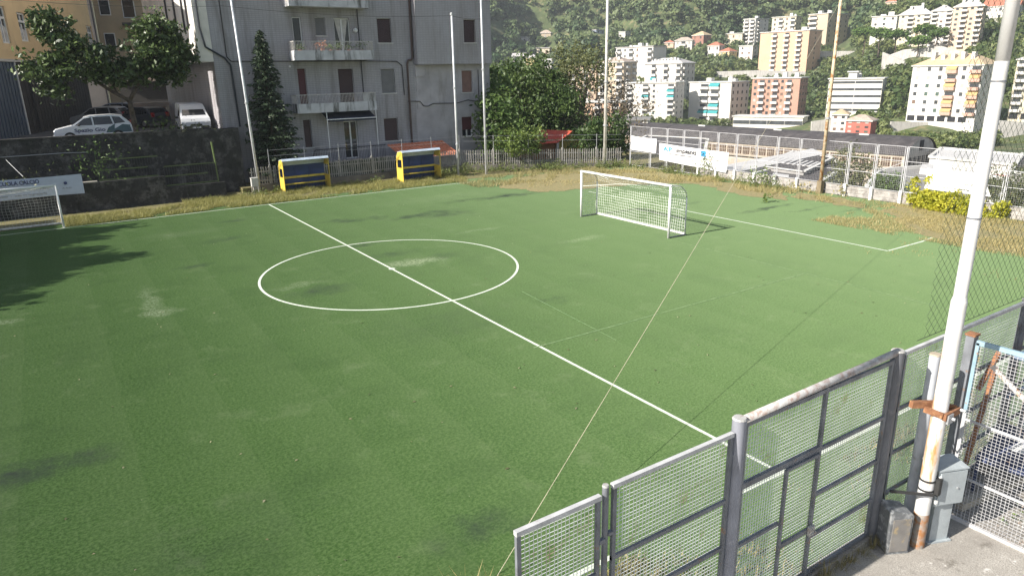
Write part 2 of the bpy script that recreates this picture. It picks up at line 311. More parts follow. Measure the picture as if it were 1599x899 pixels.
blades('dry_grass', [(12.5, 25, 14.3, 18.6, 9000, .22, .55, -.3), (15, 24.8, 11.5, 15, 3800, .16, .85, .5),
                     (21.5, 26.9, 7, 15, 5500, .25, .7, -.1), (24.3, 26.9, -2, 8, 4200, .25, .75, -.2), (24.6, 26.9, -12, -2, 2600, .16, .55, .1), (19.8, 26.9, -17, -4.4, 42000, .12, .85, -.45),
                     (16, 20.5, -16, -9, 1200, .1, .9, .9), (-9, -3.8, -19.3, -17.6, 9000, .16, .6, .25), (-3.8, 10, -19.3, -17.75, 6500, .14, .5, .35), (-7.4, -5.9, -18.2, -16.7, 420, .3, .75, .5), (10, 27, -19.3, -17.7, 3000, .2, .6, 0),
                     (-18, 26, -16.5, 16, 260, .06, .8, 1.)], grass_m)

def blade_tuft(name, n, r, h, m, seed=1, tone=.7):
    g = np.random.default_rng(seed); a = g.uniform(0, 6.28, n); rr = r * g.random(n) ** .7 * .4; x = rr * np.cos(a); y = rr * np.sin(a); b = a + g.normal(0, .6, n); ln = r * g.uniform(.3, 1.1, n); hh = h * g.uniform(.3, 1.1, n); w = .0035; V = []
    for k in range(n):
        p0 = np.array([x[k], y[k], 0]); dr = np.array([np.cos(b[k]), np.sin(b[k]), 0]); sd = np.array([-dr[1], dr[0], 0]) * w; p1 = p0 + dr * ln[k] * .4 + (0, 0, hh[k]); p2 = p0 + dr * ln[k] + (0, 0, hh[k] * g.uniform(.4, 1.0))
        V += [p0 - sd, p0 + sd, p1 + sd * .8, p1 - sd * .8, p1 - sd * .8, p1 + sd * .8, p2 + sd * .2, p2 - sd * .2]
    return npmesh(name, np.array(V), np.arange(len(V)).reshape(-1, 4), m, np.repeat(np.clip(g.normal(tone, .2, n), 0, 1), 2))
# ================================================================ BY THE CAMERA: fence, gates, poles
FY = -19.4
steel_dk = mat('painted_steel', (.18, .19, .21), .55, .2, var=.3, dirt=(.27, .17, .11), dirt_amt=(.6, .7), scale=4)
steel_lt = mat('weathered_pipe', (.42, .41, .39), .6, .1, dirt=(.27, .16, .1), dirt_amt=(.52, .66), scale=5)
pale_rail = mat('pale_rail_paint', (.5, .5, .5), .5, dirt=(.36, .3, .26), dirt_amt=(.62, .76), scale=5)
wire_m = mat('mesh_wire', (.66, .68, .65), .5, var=.2, scale=1.5, dirt=(.36, .27, .2), dirt_amt=(.6, .72)); wire_w = mat('white_mesh_wire', (.46, .46, .47), .5, dirt=(.36, .22, .13), dirt_amt=(.62, .7), scale=4)
rustm = mat('rusty_iron', (.26, .12, .06), .9, var=.35, scale=9, dirt=(.5, .3, .14), bmp=.4, bscale=40); rustpole = rust_pole_material()
greypole = mat('grey_painted_pole', (.48, .5, .54), .45, dirt=(.3, .27, .25), dirt_amt=(.6, .75)); pale_blue = mat('pale_blue_paint', (.26, .38, .45), .5, dirt=(.3, .2, .14), dirt_amt=(.58, .68), scale=5)
def wires(u0, u1, z0, z1, cell, w, at, n=3, jit=.007):
    """a welded mesh: at(u, z) gives the point; both sets of rods, slightly uneven"""
    b = MB(); u = u0 + cell * .5
    while u < u1: b.tube(at(u + random.uniform(-jit, jit), z0, 0), at(u + random.uniform(-jit, jit), z1, 0), w, n=n, caps=False); u += cell
    z = z0 + cell * .5
    while z < z1: b.tube(at(u0, z + random.uniform(-jit, jit), w), at(u1, z + random.uniform(-jit, jit), w), w, n=n, caps=False); z += cell
    return b
def panel(parent, x0, x1, z0, z1, rails, cell=.05, m=None, top=None, mull=(), w=.05):
    f = MB(); m = m or steel_dk
    for x in (x0 + w / 2, x1 - w / 2) + tuple(mull): f.bar((x, FY, z0), (x, FY, z1), w, w * .8)
    f.bar((x0, FY, z0 + w / 2), (x1, FY, z0 + w / 2), w * .78, w)
    for z in rails: f.bar((x0, FY, z), (x1, FY, z), w * .76, w)
    p = f.build('panel_frame', m, parent, True)
    t = MB(); t.bar((x0 - .004, FY, z1), (x1 + .004, FY, z1), .056, .052); t.build('top_rail', top or pale_rail, p, True)
    wires(x0 + w, x1 - w, z0 + w, z1 - w / 2, cell, .0048, lambda u, z, e: (u, FY + .022 + e, z)).build('wire_mesh', wire_m, p, True, kind='stuff')
    return p
def post(parent, x, y, z, r, name='post', m=None, capm=None):
    b = MB(); b.tube((x, y, 0), (x, y, z), r, n=14, caps=False); p = b.build(name, m or steel_dk, parent, True, smooth=True)
    c = MB(); c.tube((x, y, z), (x, y, z + .02), r * 1.06, r * .9, n=14); c.build('cap', capm or steel_lt, p, True); return p
nf = thing('mesh_fence', 'low steel fence of wire mesh panels either side of the tall near gate', 'fence', (-5, FY, 0))
for args in ((-7.12, -6.07, .12, 2.93, (1.98, 1.3, .7)), (-5.9, -4.03, .12, 3.0, (2.1, 1.42, .75))): panel(nf, *args)
post(nf, -5.985, FY + .01, 3.02, .036);
x = -.3
for i, x1 in enumerate((3.55, 6.9, 10.4, 14.2, 18.2)):
    panel(nf, x, x1, .12, 3.12, (2.2, 1.45, .75)); post(nf, x1 + .07, FY, 3.16, .07); x = x1 + .14
for q0, q1 in (((-5.96, FY - .03, 2.42), (-5.89, FY + .02, 2.46)), ((-6.08, FY - .03, 2.36), (-6.0, FY + .02, 2.41)), ((-4.03, FY - .02, 2.7), (-3.96, FY + .02, 2.74))): k = MB(); k.box(q0, q1); k.build('hinge', steel_dk, nf, True)
b = MB(); b.box((-30, FY - .07, -.1), (27, FY + .09, .11)); b.build('kerb', concrete, kind='structure')

gt = thing('pitch_gate', 'tall steel gate of wire mesh with a small wicket door, between two thick posts', 'gate', (-2.2, FY, 0))
post(gt, -3.92, FY, 3.17, .085, 'gate_post', mat('gate_post_paint', (.26, .27, .31), .5, dirt=(.5, .5, .52), dirt_amt=(.6, .72))); post(gt, -.5, FY, 3.2, .09, 'gate_post', mat('gate_post_dark', (.13, .135, .15), .5, dirt=(.3, .29, .28), dirt_amt=(.6, .75)))
f = MB(); X0, X1 = -3.8, -.62
for x in (X0, -2.19, X1): f.bar((x, FY, .12), (x, FY, 3.1), .055, .045)
f.bar((X0, FY, 2.2), (-2.19, FY, 2.2), .05, .08)
for z in (2.18, 1.46, .78): f.bar((-2.19, FY, z), (X1, FY, z), .042, .05)
for z in (.15, 3.06): f.bar((X0, FY, z), (X1, FY, z), .043, .055)
f.bar((X0, FY, 1.32), (-2.95, FY, 1.32), .042, .045); f.build('gate_frame', steel_dk, gt, True)
t = MB(); t.tube((-3.92, FY, 3.13), (-.5, FY, 3.19), .052, n=12); t.build('top_pipe', mat('top_pipe', (.44, .43, .42), .6, dirt=(.3, .22, .19), dirt_amt=(.48, .66), scale=6), gt, True, smooth=True)
wires(X0 + .03, X1 - .02, .16, 3.05, .05, .0048, lambda u, z, e: (u, FY + .022 + e, z)).build('wire_mesh', wire_m, gt, True, kind='stuff')
d = MB()
for x in (-2.93, -2.24): d.bar((x, FY - .035, .16), (x, FY - .035, 2.14), .045, .04)
for z in (2.13, .96, .18): d.bar((-2.93, FY - .035, z), (-2.24, FY - .035, z), .038, .07 if z == .96 else .045)
dr = d.build('wicket_door', steel_dk, gt, True)
h = MB(); h.box((-2.33, FY - .1, .9), (-2.22, FY - .056, 1.04)); h.tube((-2.29, FY - .16, 1.0), (-2.29, FY - .1, 1.0), .014); h.bar((-2.29, FY - .16, 1.0), (-2.4, FY - .16, 1.0), .02, .022); h.build('handle', steel_lt, dr, True)

# rusting lamp post with its clamp, and the steel stub beside it
RP = Vector((-.03, -19.88, 0))
lp = thing('rusty_pole', 'big white steel pole streaked with rust, clamped to the yard fence', 'pole', RP)
b = MB(); tilt = Vector((0, 0, 1))
def rp(z): return tuple(RP + tilt * z)
b.tube(rp(.55), rp(3.98), .104, .102, n=24, caps=False); b.tube(rp(4.06), rp(7.15), .084, .083, n=24, caps=False); b.tube(rp(7.15), rp(11.4), .083, .08, n=24)
b.tube(rp(3.98), rp(4.06), .102, .084, n=24, caps=False); b.build('shaft', rustpole, lp, True, smooth=True)
b = MB(); b.tube(rp(0), rp(.55), .112, .108, n=24, caps=False); b.tube(rp(.55), rp(.6), .108, .104, n=24, caps=False); b.build('base_sleeve', mat('rusted_sleeve', (.3, .27, .24), .8, dirt=(.33, .15, .06), dirt_amt=(.45, .6), scale=4), lp, True, smooth=True)
for z in (5.15, 6.9): b = MB(); b.tube(rp(z), rp(z + .02), .09, n=24); b.build('strap', steel_dk, lp, True)
c = MB(); c.bar((-.35, -19.62, 2.4), (.05, -19.8, 2.36), .07, .1); c.bar((-.14, -20.0, 2.28), (.28, -20.0, 2.28), .05, .1); c.bar((-.2, -19.74, 2.33), (-.14, -19.98, 2.3), .05, .08); c.bar((.1, -19.78, 2.33), (.25, -19.97, 2.3), .05, .09); c.build('clamp', rustm, lp, True)
c = MB(); c.bar((-.1, -20.03, 2.24), (.04, -20.03, 2.24), .03, .14); c.build('clamp_plate', galv, lp, True)
for p_, q_ in (((.0, -20.05, 2.24), (.0, -20.09, 2.24)), ((.26, -20.03, 2.3), (.26, -20.1, 2.3))): c = MB(); c.tube(p_, q_, .025, n=6); c.build('bolt', galv, lp, True)
b = MB()
for z, r in ((1.0, .112), (1.16, .112)): b.tube((RP.x, RP.y, z), (RP.x, RP.y, z + .03), r, n=16)
b.box((-.02, -20.05, .95), (.07, -19.95, 1.22)); b.bar((-.1, -20.03, 1.0), (-.55, -19.62, 1.02), .035, .035); b.build('band', cable_m, lp, True)
b = MB(); b.path([(.1, -19.8, 2.1), (.2, -19.7, 1.75), (.5, -19.62, 1.7), (.85, -19.6, 1.75)], .012); b.path([(.12, -19.82, 2.0), (.3, -19.7, 1.4), (.7, -19.6, 1.0)], .01); b.path([(.15, -19.8, 1.9), (.45, -19.65, 2.05), (.8, -19.62, 2.1)], .012); b.path([(.1, -19.9, 1.15), (.3, -19.7, 1.5), (.75, -19.6, 1.55)], .01); b.build('cable', cable_m, lp, True)
sp = thing('steel_stub', 'plain grey steel tube cut off at fence height, standing just left of the rusty pole', 'post', (.36, -19.52, 0))
b = MB(); b.tube((0, 0, 0), (0, 0, 2.08), .085, n=18, caps=False); b.tube((0, 0, 2.08), (0, 0, 2.5), .085, .078, n=18, caps=False); b.tube((0, 0, 2.5), (0, 0, 2.97), .078, n=18, caps=False); b.build('tube', greypole, sp, smooth=True)
b = MB(); b.tube((0, 0, 2.965), (0, 0, 2.99), .082, .075, n=18); b.build('cap', mat('rusty_cap', (.4, .34, .26), .8), sp)

eb = thing('electric_cabinet', 'grey metal electrical cabinet on a pedestal behind the rusty pole', 'cabinet', (.36, -19.93, 0), R(-22))
grey_box = mat('grey_enamel', (.36, .4, .42), .4, dirt=(.5, .52, .52), dirt_amt=(.62, .75))
b = MB(); b.box((-.16, -.1, .01), (.16, .1, .72)); b.box((-.21, -.14, 0), (.21, .14, .03)); b.build('pedestal', grey_box, eb)
b = MB(); b.box((-.24, -.15, .7), (.24, .16, 1.3)); b.add([(-.26, -.17, 1.3), (.26, -.17, 1.3), (.26, .18, 1.34), (-.26, .18, 1.34), (-.26, -.17, 1.325), (.26, -.17, 1.325), (.26, .18, 1.365), (-.26, .18, 1.365)], [(0, 3, 2, 1), (4, 5, 6, 7), (0, 1, 5, 4), (1, 2, 6, 5), (2, 3, 7, 6), (3, 0, 4, 7)]); b.build('housing', grey_box, eb)
b = MB(); b.box((-.215, -.175, .73), (.235, -.152, 1.28)); dd = b.build('door', grey_box, eb)
for z in (.8, 1.0, 1.2): b = MB(); b.box((-.255, -.19, z - .03), (-.217, -.15, z + .03)); b.build('hinge', white_paint, dd)
b = MB(); b.tube((.1, -.19, 1.0), (.1, -.174, 1.0), .015, n=8); b.build('lock', galv, dd)
jb = thing('junction_box', 'small dark scuffed steel box on the ground at the foot of the right-hand gate post', 'box', (-.4, -19.68, 0), R(-28))
b = MB(); b.extr([(-.17, 0), (.17, 0), (.18, .66), (.15, .7), (-.15, .76), (-.18, .72)], -.17, .17); b.build('case', mat('scuffed_box', (.16, .17, .18), .5, .2, dirt=(.35, .36, .37), dirt_amt=(.5, .62), scale=5), jb)
b = MB(); b.box((-.14, -.185, .06), (.14, -.172, .62)); b.build('cover_plate', mat('box_cover', (.2, .19, .18), .6, dirt=(.36, .28, .16), dirt_amt=(.55, .68), scale=5), jb)

yg = thing('yard_gate', 'white square mesh gate with flaking pale blue top bar, open across the yard', 'gate', (1.12, -19.72, 0))
def yw(u, z, e): return (1.12 - e, -19.74 - u, z)
b = MB(); b.bar(yw(.02, .02, 0), yw(.02, 1.9, 0), .05, .05)
for z in (1.78, .8): b.bar(yw(0, z, .005), yw(2.5, z - .03, .005), .035, .035)
b.bar(yw(0, .03, 0), yw(2.5, .03, 0), .05, .06); b.bar(yw(2.5, .02, 0), yw(2.5, 3.05, 0), .05, .05); b.build('gate_frame', wire_w, yg, True)
b = MB(); b.bar(yw(0, 3.06, 0), yw(2.5, 3.06, 0), .05, .07); b.bar(yw(.02, 1.9, 0), yw(.02, 3.06, 0), .05, .05); b.build('top_bar', pale_blue, yg, True)
b = MB(); b.bar(yw(.25, 2.75, -.02), yw(1.6, 1.78, -.02), .04, .06); b.build('brace', mat('flaking_bar', (.62, .58, .54), .6, dirt=(.4, .22, .12), dirt_amt=(.5, .62), scale=7), yg, True)
wires(.05, 2.48, .06, 3.02, .055, .0042, lambda u, z, e: yw(u, z, .02 + e)).build('wire_mesh', wire_w, yg, True, kind='stuff')
gp = thing('yard_gate_post', 'dark square steel post with a rusty cap holding the pale blue gate', 'post', (1.22, -19.62, 0))
b = MB(); b.box((-.07, -.06, 0), (.07, .06, 3.12)); b.build('shaft', steel_dk, gp); b = MB(); b.box((-.085, -.075, 3.12), (.085, .075, 3.15)); b.build('cap', rustm, gp)
bn = thing('blue_bench', 'dark blue metal bench standing behind the white mesh gate', 'bench', (2.75, -20.0, 0), R(8))
blue = mat('dark_blue_paint', (.035, .05, .12), .45); b = MB(); b.box((-.55, -.45, .62), (1.2, .45, .68)); b.build('seat', blue, bn)
for x, y in ((-.5, -.4), (1.15, -.4), (-.5, .4), (1.15, .4)): b = MB(); b.bar((x, y, 0), (x, y, .62), .05, .05); b.build('leg', blue, bn)
b = MB(); b.box((-.1, -.3, .685), (.35, .1, .7)); tag(b.build('white_cloth', white_paint), 'small white cloth lying on the blue bench', 'cloth').location = (2.95, -19.95, 0)
bm_ = MB(); bm_.bar((1.3, -19.86, .16), (5.2, -20.35, .2), .13, .13); tag(bm_.build('timber_beam', mat('grey_timber', (.36, .33, .27), .85, bmp=.3)), 'long pale timber beam lying on the ground behind the white mesh gate', 'beam')
sh = thing('site_hut', 'low hut frame with brown boarded roof at the right edge behind the yard gate', 'hut', (4.2, -20.5, 0))
brown = mat('brown_boards', (.2, .115, .075), .75, var=.3, scale=4)
for i in range(12):
    b = MB(); b.box((-1.0 + i * .25, -1.2, 2.05), (-.77 + i * .25, .75, 2.09)); b.build('plank', brown, sh)
for x, y in ((-.9, .7), (2, .7), (-.9, -1.1), (2, -1.1)): b = MB(); b.bar((x, y, 0), (x, y, 2.05), .07, .07); b.build('post', steel_dk, sh)
b = MB(); b.bar((-1.3, .85, 2.35), (2.4, .85, 2.35), .05, .05); b.bar((-1.3, .85, 1.6), (2.4, .85, 1.6), .05, .05); b.bar((-1.3, -1.2, 2.3), (-1.3, .85, 2.35), .05, .05); b.build('rail', mat('blue_rail', (.12, .17, .26), .5), sh)
b = MB(); b.bar((2.02, -19.55, .5), (2.35, -19.6, 2.3), .07, .05); b.bar((2.5, -19.55, 2.5), (2.1, -19.5, 1.9), .07, .05); tag(b.build('broken_brace', rustm), 'rusty bent steel braces leaning on the fence behind the yard gate', 'brace')

# ball-stop net hung from the rusty pole along the fence
bn_ = MB(); x0, x1, z0, z1, c = .3, 9.3, 3.2, 9.2, .17
n_ = int((x1 - x0 + z1 - z0) / c)
for i in range(n_):
    s = i * c
    a0 = (x0 + s, z0) if s < x1 - x0 else (x1, z0 + s - (x1 - x0)); a1 = (x0 + s - (z1 - z0), z1) if s > z1 - z0 else (x0, z0 + s); bn_.tube((a0[0], FY + .05, a0[1]), (a1[0], FY + .05, a1[1]), .0028, n=3, caps=False)
    b0 = (x1 - s, z0) if s < x1 - x0 else (x0, z0 + s - (x1 - x0)); b1 = (x1 - s + (z1 - z0), z1) if s > z1 - z0 else (x1, z0 + s); bn_.tube((b0[0], FY + .056, b0[1]), (b1[0], FY + .056, b1[1]), .0028, n=3, caps=False)
bnt = thing('ball_stop_net', 'thin dark green ball-stop net hanging right of the big rusty pole', 'net', (.3, FY, 3.2))
bn_.build('netting', plain('net_cord', (.03, .05, .03), .8), bnt, True, kind='stuff'); b = MB(); b.tube((.1, FY + .05, 9.2), (9.3, FY + .05, 9.2), .006, n=4); b.tube((.1, FY + .05, 3.2), (9.3, FY + .05, 3.2), .006, n=4); b.build('head_rope', cable_m, bnt, True)
# ================================================================ ON THE PITCH
net_m = plain('net_twine', (.72, .74, .68), .7); dark_net = plain('old_net_twine', (.5, .52, .48), .7)
def goal(name, label, loc, rz, W_, H_, D0, D1, hb, r, cell, twine, tr, frame):
    """mouth along local x, net behind at +y; D0 depth on top, D1 at the ground, hb height of the back bar"""
    g = thing(name, label, 'goal', loc, rz, 'football goals')
    for x in (0, W_): b = MB(); b.tube((x, 0, 0), (x, 0, H_ - r), r, n=14); b.build('post', frame, g, smooth=True)
    b = MB(); b.tube((-r, 0, H_ - r), (W_ + r, 0, H_ - r), r * 1.02, n=14); b.build('crossbar', frame, g, smooth=True)
    for x in (0, W_): b = MB(); b.tube((x, D1, 0), (x, D1, hb), .03, n=8); b.build('back_post', frame, g, smooth=True)
    for x in (0, W_):
        b = MB(); b.tube((x, 0, .03), (x, D1, .03), .028, n=8); b.build('ground_bar', mat('grey_bar', (.3, .3, .3), .6), g)
    arcpts = [(D0 + (D1 - D0) * math.sin(a), H_ - .06 - (H_ - hb - .06) * (1 - math.cos(a))) for a in np.linspace(0, math.pi / 2, 6)]
    for x in (0, W_): b = MB(); b.path([(x, 0, H_ - .06)] + [(x, y, z) for y, z in arcpts], .014); b.build('net_hoop', mat('grey_bar', (.3, .3, .3), .6), g)
    b = MB(); b.tube((0, D1 + .01, .05), (W_, D1 + .01, .05), .055, n=8); b.build('net_roll', mat('gathered_net', (.62, .62, .58), .9, var=.3, scale=9, bmp=.8, bscale=30), g)
    prof = [(0.02, H_ - .07)] + arcpts + [(D1, z) for z in np.linspace(hb, .04, 4)[1:]]
    L = np.cumsum([0] + [math.dist(a, c) for a, c in zip(prof[:-1], prof[1:])])
    def pf(s): return float(np.interp(s, L, [p[0] for p in prof])), float(np.interp(s, L, [p[1] for p in prof]))
    b = MB(); s0 = .05; nx = int(W_ / cell)
    def P(u, s):
        y, z = pf(s); sag = .1 * math.sin(math.pi * u / W_) * math.exp(-((s - L[-1] * .35) / .7) ** 2); return (u + .02 * math.sin(s * 7 + u * 3), y + .05 * math.sin(u * 2.1 + s * 2), z - sag + .015 * math.sin(u * 4.3 + 1.7 * s))
    ss = np.linspace(s0, L[-1], 13)
    for i in range(nx + 1):
        u = W_ * i / nx; b.path([P(u, s) for s in ss], tr, 3)
    s = s0
    while s < L[-1]: b.path([P(u, s) for u in np.linspace(0, W_, 13)], tr, 3); s += cell
    for x in (0, W_):                                            # side nets
        y = cell
        while y < D1:
            top = float(np.interp(y, [p[0] for p in prof[:7]], [p[1] for p in prof[:7]])); b.tube((x, y, .04), (x, y, top), tr, n=3, caps=False); y += cell
        z = cell
        while z < H_ - .1:
            far = D1 if z < hb else float(np.interp(-z, [-p[1] for p in prof[:7]], [p[0] for p in prof[:7]])); b.tube((x, .05, z), (x, far, z), tr, n=3, caps=False); z += cell
    b.path([(.02, .05, H_ - .8), (W_ * .35, D1 * .5, H_ - .5), (W_ * .93, .1, H_ - .1)], tr * 2, 4); b.path([(.1, .6, H_ - .15), (1.1, D1 * .8, H_ - .4)], tr * 2, 4)
    b.build('net', twine, g, kind='stuff'); return g
goal('football_goal', 'white football goal standing out on the sunlit turf with a pale net', (11.87, 3.25, 0), R(-90), 6.1, 2.36, .18, 1.02, 1.68, .055, .14, net_m, .006, white_paint)
goal('football_goal', 'white football goal in the shade in front of the long school banner', (-15.6, 17.6, 0), 0, 5.35, 2.22, .2, 1.3, 1.5, .055, .15, dark_net, .0045, white_paint)

# dugouts
yellow = mat('yellow_paint', (.62, .46, .07), .5, dirt=(.36, .27, .08), dirt_amt=(.6, .72)); dug_blue = mat('blue_panel', (.02, .045, .16), .45, var=.25, scale=1.5); dug_roof = mat('dugout_roof_sheet', (.5, .58, .68), .4)
def dugout(label, loc, Wd, rz):
    g = thing('dugout', label, 'shelter', loc, rz, 'team shelters along the far touchline')
    H_ = 2.12; D = .95
    side = [(0, .0), (0, H_ - .1), (.1, H_), (D * .72, H_ - .12), (D * .95, H_ - .5), (D, H_ - .9), (D, 0)]
    inner = [(.14, .95), (.14, H_ - .65), (.7, H_ - .7), (.78, .95)]
    for x in (0, Wd):
        s = -1 if x == 0 else 1; b = MB()
        # panel with a window opening: four pieces
        def pan(poly): n = len(poly); vs = [(x, p[0], p[1]) for p in poly] + [(x + s * .035, p[0], p[1]) for p in poly]; b.add(vs, [tuple(range(n)), tuple(range(2 * n - 1, n - 1, -1))] + [(k, (k + 1) % n, n + (k + 1) % n, n + k) for k in range(n)])
        if x == 0:
            pan([(0, 0), (0, .95), (D, .95), (D, 0)]); pan([(0, .952), (0, 1.5), (.16, 1.5), (.16, .952)]); pan([(.8, .952), (.8, 1.5), (D, 1.5), (D, .952)]); pan([(0, 1.502)] + side[1:6] + [(D, 1.502)])
        else:
            pan([(0, 0), (0, H_ - .1), (.07, H_ - .1), (.07, 0)]); pan([(.072, 0), (.072, .9), (D, .9), (D, 0)]); pan([(.072, 1.55), (.072, H_ - .1), (.1, H_ - .02), (D * .7, H_ - .14), (D * .95, H_ - .52), (D * .97, 1.55)])
        b.build('side_panel', yellow, g)
    b = MB(); b.add([(0, D - .02, 0), (Wd, D - .02, 0), (Wd, D - .02, 1.25), (0, D - .02, 1.25)], [(0, 1, 2, 3)]); b.add([(0, D - .02, 1.25), (Wd, D - .02, 1.25), (Wd, D * .93, H_ - .5), (0, D * .93, H_ - .5)], [(0, 1, 2, 3)]); b.build('back_panel', dug_blue, g)
    b = MB(); rf = [(-.03, H_ - .11), (.09, H_ + .015), (D * .72, H_ - .1), (D * .97, H_ - .5)]
    n = len(rf); vs = [(xx, p[0], p[1]) for xx in (-.045, Wd + .045) for p in rf] + [(xx, p[0] + .01, p[1] - .03) for xx in (-.045, Wd + .045) for p in rf]
    b.add(vs, [(k, k + 1, n + k + 1, n + k) for k in range(n - 1)] + [(2 * n + k, 3 * n + k, 3 * n + k + 1, 2 * n + k + 1) for k in range(n - 1)] + [(0, n, 3 * n, 2 * n)] + [(k, 2 * n + k, 2 * n + k + 1, k + 1) for k in range(n - 1)] + [(n + k, n + k + 1, 3 * n + k + 1, 3 * n + k) for k in range(n - 1)]); b.build('roof', dug_roof, g)
    b = MB(); b.box((.04, .55, .42), (Wd - .04, D - .05, .47)); b.build('bench', yellow, g); b = MB(); b.box((.04, D - .16, .8), (Wd - .04, D - .1, .93)); b.build('bench_back', yellow, g)
    for x in np.linspace(0, Wd, 4)[1:-1]: b = MB(); b.bar((x, D - .06, 0), (x, D - .1, 1.6), .04, .03); b.build('rib', dug_blue, g)
    return g
pa, pb = G(449, 303), G(514, 295); dugout('yellow sided blue dugout between the white lamp pole and the balcony block', (2.0, 20.95, 0), 2.95, R(1))
dugout('yellow sided blue dugout in front of the small red tiled shed', (9.85, 20.1, 0), 2.9, R(2))

# tall poles round the far side
def pole(name, label, x, y, z, r0, r1, m, top=None, joints=(), sleeve=0.):
    g = thing(name, label, 'pole', (x, y, 0), 0, 'tall poles round the pitch'); b = MB(); b.tube((0, 0, 0), top or (0, 0, z), r0, r1, n=12); b.build('shaft', m, g, smooth=True)
    b = MB(); t = Vector(top or (0, 0, z))
    for j in joints: b.tube(t * j, t * j + Vector((0, 0, .12)), r0 * 1.35, n=12)
    if joints: b.build('collar', galv, g)
    if sleeve: b = MB(); b.tube((0, 0, 0), (0, 0, sleeve), r0 * 1.45, n=12); b.build('base_sleeve', galv, g)
    return g
polew = mat('pale_pole_paint', (.62, .63, .66), .45, dirt=(.3, .28, .26), dirt_amt=(.62, .75)); polet = mat('tan_pole_paint', (.58, .47, .32), .6, dirt=(.36, .17, .06), dirt_amt=(.5, .62))
pole('floodlight_pole', 'slender white pole in front of the dark spruce and retaining wall corner', .74, 22.45, 13, .085, .06, polew, (-.28, 0, 13.2), (.42,))
pole('net_pole', 'shorter white pole in front of the grey block, right of the second dugout', 14.19, 20.24, 11.0, .085, .06, polew, None, (.2, .55, .985))
pole('net_pole', 'tall white pole at the right edge of the grey apartment block', 16.25, 19.75, 14.5, .09, .055, polew, None, (.18, .5))
pole('floodlight_pole', 'tall pale pole standing at the corner where picket fence meets white mesh fence', 24.75, 16.5, 15.5, .13, .085, mat('stained_pole_paint', (.6, .58, .54), .5, dirt=(.38, .28, .18), dirt_amt=(.55, .7)), None, (.2, .4))
tp = pole('floodlight_pole', 'tan rust-stained pole rising from the boards of the far white mesh fence', 26.75, -.2, 14, .105, .075, polet, None, (.3,), .0)
b = MB(); b.box((-.14, -.14, 0), (.14, .14, .75)); b.build('base_block', mat('mossy_timber', (.2, .16, .1), .9), tp)
cb = thing('meter_box', 'pale meter box on a plinth by the white pole at the retaining wall', 'box', (.35, 21.9, 0)); b = MB(); b.box((-.2, -.14, .5), (.22, .14, 1.02)); b.box((-.22, -.16, 1.02), (.24, .16, 1.05)); b.build('housing', mat('box_grey', (.5, .5, .48), .6), cb); b = MB(); b.box((-.12, -.1, 0), (.14, .1, .5)); b.build('plinth', concrete, cb)

# ropes and cables
def sagline(name, label, a, c, sag, r, m, n=24, cat='cable'):
    a = Vector(tuple(map(float, a))); c = Vector(tuple(map(float, c))); b = MB(); b.path([tuple(a.lerp(c, t) - Vector((0, 0, 4 * sag * t * (1 - t)))) for t in np.linspace(0, 1, n)], r, 5); return tag(b.build(name, m), label, cat)
rope = mat('straw_rope', (.6, .54, .38), .9)
sagline('stay_rope', 'straw coloured rope running slantwise over the whole pitch to the tan pole', G(738, 962), (26.75, -.2, 10.4), .12, .0055, rope, 30, 'rope')
sagline('overhead_cable', 'thin overhead cable between the corner pole and the tan pole', (24.75, 16.5, 10.6), (26.75, -.2, 11.6), .5, .012, cable_m)
sagline('overhead_cable', 'thin overhead cable along the front of the grey block between white poles', (-.05, 22.45, 11.2), (14.19, 20.24, 10.8), .25, .01, cable_m)
sagline('overhead_cable', 'thin overhead cable between the two white poles right of the grey block', (14.19, 20.24, 10.8), (16.25, 19.75, 10.6), .08, .01, cable_m)
sagline('overhead_cable', 'thin overhead cable reaching left from the slender white pole across the car park', (-.05, 22.45, 11.2), (-14, 27, 11.9), .3, .01, cable_m)
# ================================================================ THE GREY APARTMENT BLOCK
tilew = tile_wall('grey_tile_facing', (.37, .36, .385), (.27, .26, .275), (.13, .115, .105)); plaster = mat('beige_plaster', (.39, .375, .39), .85, scale=.8, dirt=(.2, .18, .16), dirt_amt=(.55, .8), streak=True)
sill_m = plain('pale_stone_sill', (.5, .49, .47), .7); shut_br = mat('brown_roller_slats', (.05, .026, .026), .6, var=.1); shut_gr = mat('grey_roller_slats', (.17, .165, .165), .6, var=.1); shut_red = mat('red_roller_slats', (.085, .02, .022), .6, var=.1)
frame_w = plain('white_window_frame', (.7, .7, .7), .4); balc_m = mat('stained_balcony_render', (.5, .5, .52), .85, scale=1.2, dirt=(.1, .1, .095), dirt_amt=(.52, .66), streak=True); balc_u = mat('balcony_soffit', (.36, .35, .33), .9)
iron_d = plain('dark_iron', (.04, .04, .045), .5, .4); iron_w = mat('old_white_railing', (.5, .48, .46), .6, dirt=(.3, .2, .14), dirt_amt=(.55, .7), scale=6); curt = mat('curtain_cloth', (.5, .48, .46), .9); room_d = plain('dark_room', (.02, .02, .024), .9)
def glass_material():
    m, t, b = nt('window_glass'); b.inputs['Base Color'].default_value = (.018, .022, .028, 1); b.inputs['Roughness'].default_value = .04; b.inputs['Specular IOR Level'].default_value = .6; return m
glass = glass_material()
Yf = 25.5
